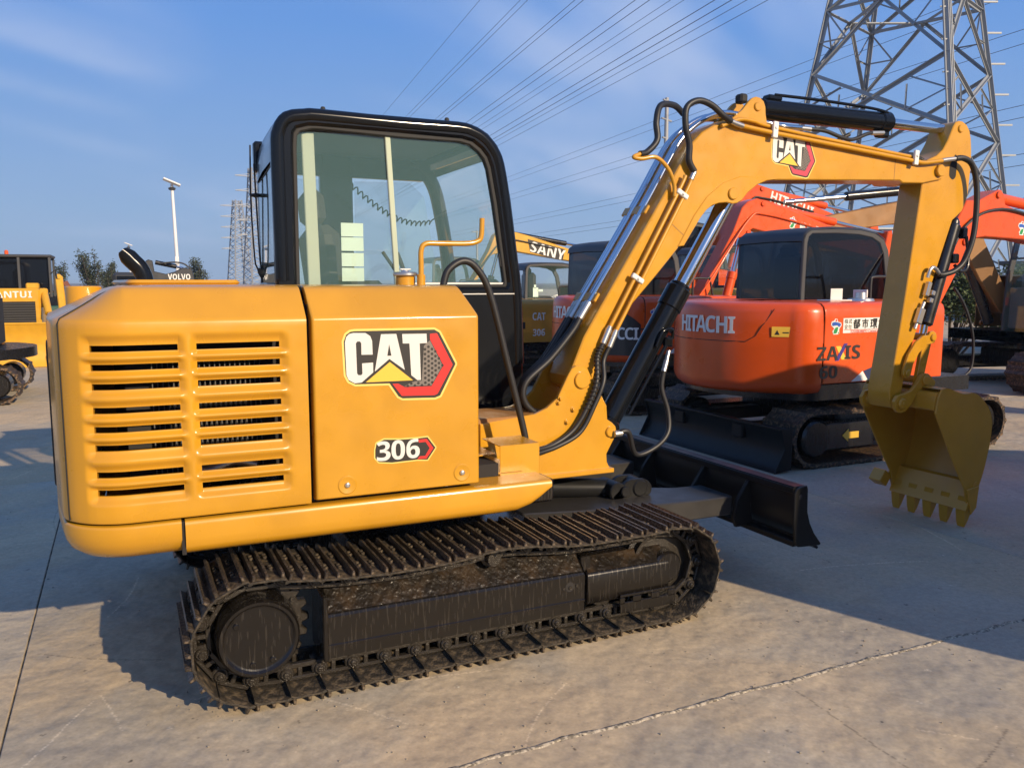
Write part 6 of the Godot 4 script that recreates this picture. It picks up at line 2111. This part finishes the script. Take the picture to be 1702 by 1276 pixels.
func build_left_side() -> void:
	make_digger("muddy yellow excavator cut off at the picture edge beside the bulldozer", Vector3(-3.85, 0, -9.2), PI, {"body": M.old_yellow, "boom": BOOM_UP, "pins": [[0.93, 2.20], [1.16, 2.58], [3.42, 1.95], [0.55, 0.85], [0.0, 0.98]], "ram": M.black_paint, "arm": false}).get_node("counterweight").position.x += 0.95
	# bulldozer, blade towards us
	var d := thing("bulldozer", "bright yellow bulldozer with wide blade, grille and dark cab", "bulldozer", Vector3(-3.12, 0, -15.0))
	d.scale = Vector3.ONE * 0.72
	var bl := mb()
	var g := []
	for q in spline([Vector2(1.95, 1.12), Vector2(1.86, 0.85), Vector2(1.84, 0.5), Vector2(1.9, 0.2), Vector2(2.02, 0.01)], 4):
		g.append([Vector3(-1.55, q.y, q.x), Vector3(1.55, q.y, q.x)])
	bl.grid(g, Vector3(0, 0.6, -3))
	bl.box(Vector3(0, 1.12, 1.92), Vector3(3.1, 0.05, 0.08), 0.01)
	bl.box(Vector3(1.55, 0.56, 1.92), Vector3(0.03, 1.1, 0.2), 0.005)
	bl.box(Vector3(-1.55, 0.56, 1.92), Vector3(0.03, 1.1, 0.2), 0.005)
	part("dozer_blade", bl, M.bright_yellow, d)
	var hd := mb()
	hd.box(Vector3(0.0, 1.45, 0.2), Vector3(1.3, 1.1, 1.9), 0.05)
	hd.box(Vector3(0.45, 2.06, 0.6), Vector3(0.3, 0.16, 0.4), 0.03)
	var ho := part("engine_hood", hd, M.bright_yellow, d)
	part("radiator_grille", mb().box(Vector3(0.05, 1.35, 1.155), Vector3(0.95, 0.62, 0.03), 0.005), M.gap, ho)
	var bars := mb()
	for i in 9:
		bars.box(Vector3(0.05, 1.09 + i * 0.065, 1.175), Vector3(0.93, 0.012, 0.01))
	part("grille_bars", bars, M.trim, ho)
	lettering("maker_name", "SHANTUI", 0.17, Vector3(-0.12, 1.84, 1.16), Basis.IDENTITY, M.white, ho, 1.15)
	var cb := mb().box(Vector3(0.1, 2.35, -0.6), Vector3(1.5, 1.0, 1.3), 0.08)
	var co := part("cab", cb, M.dark_glass, d)
	var fr := mb()
	for x in [-0.64, 0.1, 0.84]:
		for z in [0.06, -1.26]:
			fr.box(Vector3(x, 2.3, z), Vector3(0.07, 1.1, 0.05), 0.01)
	fr.box(Vector3(0.1, 2.87, -0.6), Vector3(1.62, 0.08, 1.42), 0.03)
	part("cab_frame", fr, M.cab_grey, co)
	part("beacon", mb().lathe([[0.05, 0.0], [0.05, 0.09], [0.03, 0.12], [0.0, 0.12]], Vector3(-0.2, 2.91, -0.3), Vector3.UP, 12), M.orange, d)
	part("cab_mirror", mb().tube([Vector3(0.86, 2.4, 0.1), Vector3(0.98, 2.5, 0.12), Vector3(1.0, 2.25, 0.12)], 0.02, 6), M.rubber, d)
	for x in [-0.72, 0.72]:
		var lr := mb()
		lr.cyl(Vector3(x, 1.95, 0.9), Vector3(x + 0.12, 1.35, 1.45), 0.09, 16, 0.01)
		lr.box(Vector3(x, 1.75, 0.95), Vector3(0.2, 0.5, 0.2), 0.03)
		var lo := part("lift_ram", lr, M.bright_yellow, d)
		part("ram_rod", mb().cyl(Vector3(x + 0.12, 1.35, 1.45), Vector3(x + 0.2, 0.9, 1.8), 0.045, 12, 0.005), M.chrome, lo)
		var bt := belt(-1.6, 1.6, 0.85, x * 1.32, 0.5, 40)
		var to := part("track", bt, M.track, d)
		to.rotation.y = -PI / 2
		to.position = Vector3.ZERO
	# excavator arm and dark green machine glimpsed past the bulldozer
	var gm := thing("loader", "dark green wheeled loader glimpsed between bulldozer and yellow hood", "loader", Vector3(-3.95, 0, -37.0), 0.4)
	gm.scale = Vector3.ONE * 0.42
	part("body", mb().box(Vector3(0, 1.0, 0), Vector3(3.4, 0.7, 1.7), 0.1), M.green_paint, gm)
	var gc := part("cab", mb().box(Vector3(0.2, 1.9, 0), Vector3(1.4, 1.2, 1.5), 0.1), M.dark_glass, gm)
	part("cab_roof", mb().box(Vector3(0.2, 2.52, 0), Vector3(1.55, 0.1, 1.6), 0.04), M.green_paint, gc)
	for x in [-1.1, 1.1]:
		for z in [-0.85, 0.85]:
			part("wheel", mb().cyl(Vector3(x, 0.6, z - 0.2), Vector3(x, 0.6, z + 0.2), 0.6, 28, 0.08), M.rubber, gm)
	var ya := thing("excavator", "yellow excavator seen only as an upright arm with rusty linkage", "excavator", Vector3(-2.62, 0, -20.0))
	ya.scale = Vector3.ONE * 0.78
	part("arm_beam", mb().box(Vector3(0, 1.1, 0), Vector3(0.22, 2.2, 0.25), 0.03, Basis(Vector3.BACK, 0.05)), M.bright_yellow, ya)
	part("linkage", mb().prism(P([0.05, 2.0, 0.18, 2.05, 0.5, 1.4, 0.55, 1.0, 0.4, 1.0]), -0.1, 0.1, 0.01), M.rust_paint, ya)
	part("pin_boss", mb().cyl(Vector3(-0.06, 2.18, -0.16), Vector3(-0.06, 2.18, 0.16), 0.08, 16, 0.01), M.bright_yellow, ya)
	# dark machine behind the tail
	var vo := thing("excavator", "dark grey excavator whose low boom shows over the yellow hood", "excavator", Vector3(-0.5, 0, -10.1), 0.0)
	var bm := mb().prism(P([-0.55, 0.5, -0.42, 1.86, -0.36, 1.90, -0.30, 1.88, -0.28, 1.72, -0.12, 1.68, 0.02, 1.72, 0.12, 1.78, 0.26, 1.76, 0.30, 1.55, 0.30, 0.5]), -0.12, 0.12, 0.012)
	var bo := part("boom", bm, M.dark_grey, vo)
	lettering("maker_name", "VOLVO", 0.085, Vector3(0.07, 1.635, 0.123), Basis.IDENTITY, M.white, bo, 0.85)
	part("arm_ram", mb().cyl(Vector3(-0.26, 1.86, 0), Vector3(0.04, 1.795, 0), 0.035, 14, 0.004), M.black_paint, vo)
	part("ram_rod", mb().cyl(Vector3(0.04, 1.795, 0), Vector3(0.14, 1.77, 0), 0.02, 10, 0.002), M.chrome, vo)
	part("boom_hose", mb().tube(spline([Vector3(-0.2, 1.84, 0.1), Vector3(0.0, 1.86, 0.1), Vector3(0.14, 1.84, 0.1), Vector3(0.24, 1.76, 0.1)], 6), 0.012, 7), M.hose, vo)
	var vc := part("cab", mb().box(Vector3(-0.66, 1.06, -0.6), Vector3(0.42, 1.3, 0.7), 0.05), M.dark_grey, vo)
	part("cab_window", mb().box(Vector3(-0.66, 1.45, -0.248), Vector3(0.3, 0.4, 0.01)), M.dark_glass, vc)
	part("exhaust_stack", mb().cyl(Vector3(-0.52, 1.68, -0.4), Vector3(-0.52, 1.80, -0.4), 0.02, 10, 0.003), M.gap, vc)
	part("body", mb().box(Vector3(-0.3, 0.75, 0), Vector3(1.5, 0.6, 1.2), 0.08), M.dark_grey, vo)
	for z in [-0.5, 0.5]:
		part("track", belt(-1.2, 0.8, 0.45, z, 0.3, 34), M.track, vo)
	# lamps
	lamp(Vector3(0.42, 0, -26.0), 4.75, 0.55, "white street lamp with tilted solar panel, tall behind the yellow hood")
	lamp(Vector3(-0.69, 0, -56.0), 3.95, 0.5, "small distant street lamp with solar panel beside the exhaust pipe")


func lamp(at: Vector3, h: float, w: float, label: String) -> void:
	var l := thing("street_lamp", label, "street lamp", at, 0.0)
	part("pole", mb().tube([Vector3(0.1, 0, 0), Vector3(0, h, 0)], [0.075, 0.045], 12), M.white_pole, l)
	part("solar_panel", mb().box(Vector3(0, h + 0.06, 0), Vector3(w, 0.05, 0.5), 0.01, Basis(Vector3.BACK, -0.38)), M.white_pole, l)
	part("lamp_head", mb().lathe([[0.0, -0.09], [0.10, -0.06], [0.12, 0.0], [0.04, 0.04]], Vector3(0, h - 0.13, 0), Vector3.UP, 14), M.dark_grey, l)
	part("controller_box", mb().box(Vector3(0.045, h * 0.48, 0.07), Vector3(0.12, 0.25, 0.1), 0.01), M.white_pole, l)


# ---------------------------------------------------------------- power line
func strut(b: MB, p: Vector3, q: Vector3, w: float) -> void:
	var d := (q - p)
	var l := d.length()
	var y := d / l
	var x := y.cross(Vector3(0.3, 0.2, 0.93)).normalized()
	var z := x.cross(y)
	b.box((p + q) * 0.5, Vector3(w, l, w * 0.25), 0.0, Basis(x, y, z))
	b.box((p + q) * 0.5 + x * w * 0.4 + z * w * 0.4, Vector3(w * 0.25, l, w), 0.0, Basis(x, y, z))


func build_pylon(c: Vector3) -> void:
	var t := thing("pylon", "huge galvanised lattice pylon towering behind the orange machines", "pylon", Vector3(c.x, 0, c.z))
	var u := Vector3(11.35, 0, 5.3).normalized()
	var w := Vector3(-5.3, 0, 11.35).normalized()
	var dirs := [u, w, -u, -w]
	var at := func(k: int, h: float) -> Vector3:
		return dirs[k % 4] * lerpf(6.56, 3.64, h / 15.1) + Vector3(0, h, 0)
	var hs := [0.0, 4.4, 8.4, 11.6, 14.6, 17.6, 20.4, 23.0]
	for k in 4:
		var leg := mb()
		strut(leg, at.call(k, 0.0), at.call(k, 23.0), 0.2)
		if k == 0 or k == 1:
			for i in 11:
				var p: Vector3 = at.call(k, 2.0 + i * 1.45)
				leg.box(p + u * 0.55 * (1.0 if k == 0 else 0.0), Vector3(0.7, 0.08, 0.08) if k == 0 else Vector3(0.3, 0.06, 0.06), 0.0, Basis(Vector3.UP, -0.43))
		var lo := part("leg", leg, M.galvanised, t)
		if k == 1:
			var ca := mb()
			for i in 3:
				var off := Vector3(0.14 + 0.11 * i, 0, 0.16)
				ca.tube([at.call(k, 0.0) + off, at.call(k, 23.0) + off * 0.8], 0.03, 6)
			part("cable_riser", ca, M.galvanised, lo)
		# faces: diagonals crossing between the nodes, each with its small stays
		for i in hs.size() - 1:
			var h0: float = hs[i]
			var h1: float = hs[i + 1]
			var a0: Vector3 = at.call(k, h0)
			var a1: Vector3 = at.call(k, h1)
			var b0: Vector3 = at.call(k + 1, h0)
			var b1: Vector3 = at.call(k + 1, h1)
			var br := mb()
			if i == 3 or i == 5:
				var m := (a1 + b1) * 0.5
				strut(br, a0, m, 0.15)
				strut(br, b0, m, 0.15)
				strut(br, a1, b1, 0.15)
				strut(br, a1, (a0 + m) * 0.5, 0.08)
				strut(br, b1, (b0 + m) * 0.5, 0.08)
				strut(br, (a0 + a1) * 0.5, (a0 + m) * 0.5, 0.07)
				strut(br, (b0 + b1) * 0.5, (b0 + m) * 0.5, 0.07)
			else:
				strut(br, a0, b1, 0.16)
				strut(br, b0, a1, 0.16)
				var x := (a0 + b0 + a1 + b1) * 0.25
				for q in [[a0, a1], [b0, b1]]:
					var mid: Vector3 = (q[0] + q[1]) * 0.5
					strut(br, mid, q[0].lerp(x, 0.55), 0.075)
					strut(br, mid, q[1].lerp(x, 0.5), 0.075)
					strut(br, q[0].lerp(x, 0.55), q[1].lerp(x, 0.5) * 0.5 + q[0].lerp(x, 0.55) * 0.5 + Vector3(0, 0.4, 0), 0.06)
			part("brace", br, M.galvanised, t)
	var dia := mb()
	for h in [4.4, 14.6, 20.4]:
		for k in 4:
			var a: Vector3 = at.call(k, h)
			var b: Vector3 = at.call(k + 1, h)
			var c2: Vector3 = at.call(k + 2, h)
			strut(dia, a, b, 0.13)
			strut(dia, (a + b) * 0.5, (b + c2) * 0.5, 0.12)
	part("diaphragm", dia, M.galvanised, t)


func far_pylon(at: Vector3, h: float, w: float, label: String) -> void:
	var t := thing("pylon", label, "pylon", at, 0.3, "far pylons beside the cab")
	var b := mb()
	var n := 16
	for k in 4:
		var d := Vector3(cos(PI / 2 * k + 0.78), 0, sin(PI / 2 * k + 0.78))
		var e := Vector3(cos(PI / 2 * (k + 1) + 0.78), 0, sin(PI / 2 * (k + 1) + 0.78))
		for i in n:
			var h0 := h * i / n
			var h1 := h * (i + 1) / n
			var r0 := w * lerpf(1.0, 0.34, h0 / h)
			var r1 := w * lerpf(1.0, 0.34, h1 / h)
			strut(b, d * r0 + Vector3(0, h0, 0), d * r1 + Vector3(0, h1, 0), 0.24)
			strut(b, d * r0 + Vector3(0, h0, 0), e * r1 + Vector3(0, h1, 0), 0.11)
			strut(b, e * r0 + Vector3(0, h0, 0), d * r1 + Vector3(0, h1, 0), 0.11)
	part("lattice", b, M.far_steel, t)
	for i in 5:
		var y := h * (0.45 + 0.12 * i)
		var a := mb()
		strut(a, Vector3(-w * 1.3, y, 0), Vector3(w * 1.3, y, 0), 0.2)
		strut(a, Vector3(-w * 1.3, y, 0), Vector3(0, y + 0.7, 0), 0.12)
		strut(a, Vector3(w * 1.3, y, 0), Vector3(0, y + 0.7, 0), 0.12)
		part("cross_arm", a, M.far_steel, t)


func build_power() -> void:
	build_pylon(Vector3(33.85, 0, -26.35))
	far_pylon(Vector3(26.9, 0, -194.0), 27.0, 3.3, "tall distant lattice pylon close beside the cab")
	far_pylon(Vector3(28.1, 0, -234.0), 23.5, 3.6, "shorter distant lattice pylon beside the taller one")
	# slender pole with cross arms
	var p := thing("power_pole", "slender power pole with short cross arms rising above the boom", "power pole", Vector3(33.3, 0, -45.0), 0.5)
	part("pole", mb().tube([Vector3.ZERO, Vector3(0, 14.1, 0)], [0.22, 0.13], 10), M.far_steel, p)
	for i in 7:
		var y := 13.9 - i * 1.25
		part("cross_arm", mb().box(Vector3(0, y, 0), Vector3(1.1 + 0.35 * (i % 2), 0.10, 0.12), 0.01), M.far_steel, p)
	var p2 := thing("power_pole", "short far power pole with one cross arm over the black-banded boom", "power pole", Vector3(40.0, 0, -95.0), 0.5)
	part("pole", mb().tube([Vector3.ZERO, Vector3(0, 8.1, 0)], [0.2, 0.12], 8), M.far_steel, p2)
	part("cross_arm", mb().box(Vector3(0, 7.9, 0), Vector3(2.0, 0.14, 0.14)), M.far_steel, p2)
	# conductors, all running the same way towards the far pylons
	var d := Vector3(0.124, 0, -0.992).normalized()
	var rt := Vector3(0.992, 0, 0.124)
	var cam := Vector3(-1.255, 1.55, 3.975)
	var sets := [[24.0, [14.6, 15.1, 17.4, 18.0, 20.6, 21.1, 24.4, 25.0, 29.0]], [40.0, [22.5, 23.4, 26.6, 27.4]], [75.0, [8.0, 9.0, 12.3, 13.4, 17.0, 18.2, 24.2, 25.6, 29.4, 30.8]]]
	for s in sets:
		for h in s[1]:
			var pts := []
			for i in 25:
				var q := -1.0 + 2.0 * i / 24.0
				var l := lerpf(-80.0, 330.0, i / 24.0)
				pts.append(Vector3(cam.x, 0, cam.z) + rt * s[0] + d * l + Vector3(0, cam.y + h + 1.2 * (q * q - 0.6), 0))
			var wo := part("power_line", mb().tube(pts, 0.015 + 0.00022 * s[0], 5), M.wire, self)
			wo.name = numbered("power_line")
			tag(wo, "thin dark overhead power line crossing the blue sky", "power line", "power lines across the sky")


# ---------------------------------------------------------------- plants
func leaf_cloud(n: int, spread: Callable, size: float, sd: int) -> MB:
	var r := RandomNumberGenerator.new()
	r.seed = sd
	var b := mb()
	for i in n:
		var p: Vector3 = spread.call(r)
		var a := Basis.from_euler(Vector3(r.randf() * TAU, r.randf() * TAU, r.randf() * TAU))
		var s := size * r.randf_range(0.6, 1.3)
		var x := a.x * s
		var y := a.y * s * 0.45
		var nn := a.z
		b.tri(p - x, p + y, p + x, nn, nn, nn)
		b.tri(p - x, p + x, p - y, nn, nn, nn)
	return b


func sapling(at: Vector3, h: float, w: float, sd: int, label: String) -> void:
	var t := thing("tree", label, "tree", at)
	var r := RandomNumberGenerator.new()
	r.seed = sd
	var tr := mb()
	var tips := []
	tr.tube([Vector3.ZERO, Vector3(0.03, h * 0.35, 0)], [0.09, 0.06], 8)
	for i in 17:
		var a := r.randf() * TAU
		var lean := r.randf_range(0.1, 0.55)
		var p0 := Vector3(0.02, h * r.randf_range(0.15, 0.4), 0)
		var top := p0 + Vector3(cos(a) * w * lean, h * r.randf_range(0.3, 0.62) * (1.0 - 0.35 * lean), sin(a) * w * lean)
		tr.tube(spline([p0, p0.lerp(top, 0.5) + Vector3(cos(a), 0, sin(a)) * w * 0.08, top], 4), 0.016, 5)
		tips.append([p0, top])
	part("trunk", tr, M.bark, t)
	var cr := leaf_cloud(3800, func(q: RandomNumberGenerator) -> Vector3:
		var e: Array = tips[q.randi() % tips.size()]
		var u := pow(q.randf(), 0.6)
		return e[0].lerp(e[1], 0.15 + 0.9 * u) + Vector3(q.randfn(0, 0.085), q.randfn(0, 0.10), q.randfn(0, 0.085)) * w * 0.75, 0.055, sd + 1)
	part("crown", cr, M.leaf_dark, t)


func shrub(at: Vector3, h: float, w: float, sd: int, mat: Material, label: String) -> void:
	var t := thing("shrub", label, "shrub", at, 0.0, "shrubs along the far edge of the yard")
	var r := RandomNumberGenerator.new()
	r.seed = sd
	var clumps := []
	var st := mb()
	for i in 16:
		var a := r.randf() * TAU
		var rr := sqrt(r.randf()) * w * 0.5
		var c := Vector3(cos(a) * rr, h * r.randf_range(0.3, 0.92) * (1.0 - 0.3 * rr / w), sin(a) * rr)
		clumps.append([c, r.randf_range(0.14, 0.3) * w])
		st.tube([Vector3(c.x * 0.2, 0, c.z * 0.2), c], [0.03, 0.008], 5)
	part("stem", st, M.bark, t)
	var cr := leaf_cloud(9000, func(q: RandomNumberGenerator) -> Vector3:
		var e: Array = clumps[q.randi() % clumps.size()]
		var v := Vector3(q.randfn(), q.randfn(), q.randfn()).normalized() * pow(q.randf(), 0.4)
		var p: Vector3 = e[0] + v * e[1] * Vector3(1, 0.8, 1)
		p.y = maxf(p.y, 0.05)
		return p, 0.05, sd + 1)
	part("crown", cr, mat, t)


func build_plants() -> void:
	sapling(Vector3(-2.5, 0, -41.0), 3.3, 1.5, 5, "bushy upright young tree between bulldozer and exhaust pipe")
	sapling(Vector3(-1.7, 0, -44.0), 2.9, 1.2, 9, "thin young tree just behind the bushy one")
	sapling(Vector3(2.4, 0, -44.0), 3.0, 1.6, 14, "sparse young tree behind the dark low boom")
	sapling(Vector3(-3.9, 0, -38.0), 2.9, 1.2, 21, "small leafy tree behind the bulldozer cab")
	var r := RandomNumberGenerator.new()
	r.seed = 77
	for i in 7:
		shrub(Vector3(13.6 + i * 1.15 + r.randf_range(-0.3, 0.3), 0, -8.6 + r.randf_range(-0.8, 0.8) + i * 0.35), r.randf_range(1.7, 2.5), r.randf_range(1.7, 2.3), 100 + i, M.leaf if i % 3 else M.leaf_dry, ["leafy green shrub in the hedge behind the shade-brown yellow excavator", "pale dry shrub in the hedge behind the shade-brown yellow excavator"][0 if i % 3 else 1])
	for i in 3:
		shrub(Vector3(12.0 + i * 1.3, 0, -13.5 + i * 0.2), 1.9, 1.8, 200 + i, M.leaf, "low green shrub between the orange machines")
	# low grey shed on the horizon by the hedge
	var sh := thing("shed", "low grey shed far behind the hedge", "shed", Vector3(33.0, 0, -17.0), 0.3)
	part("wall", mb().box(Vector3(0, 1.1, 0), Vector3(5.0, 2.2, 3.0), 0.02), M.shed, sh)
	part("roof", mb().box(Vector3(0, 2.3, 0), Vector3(5.4, 0.16, 3.4), 0.03), M.dark_grey, sh)
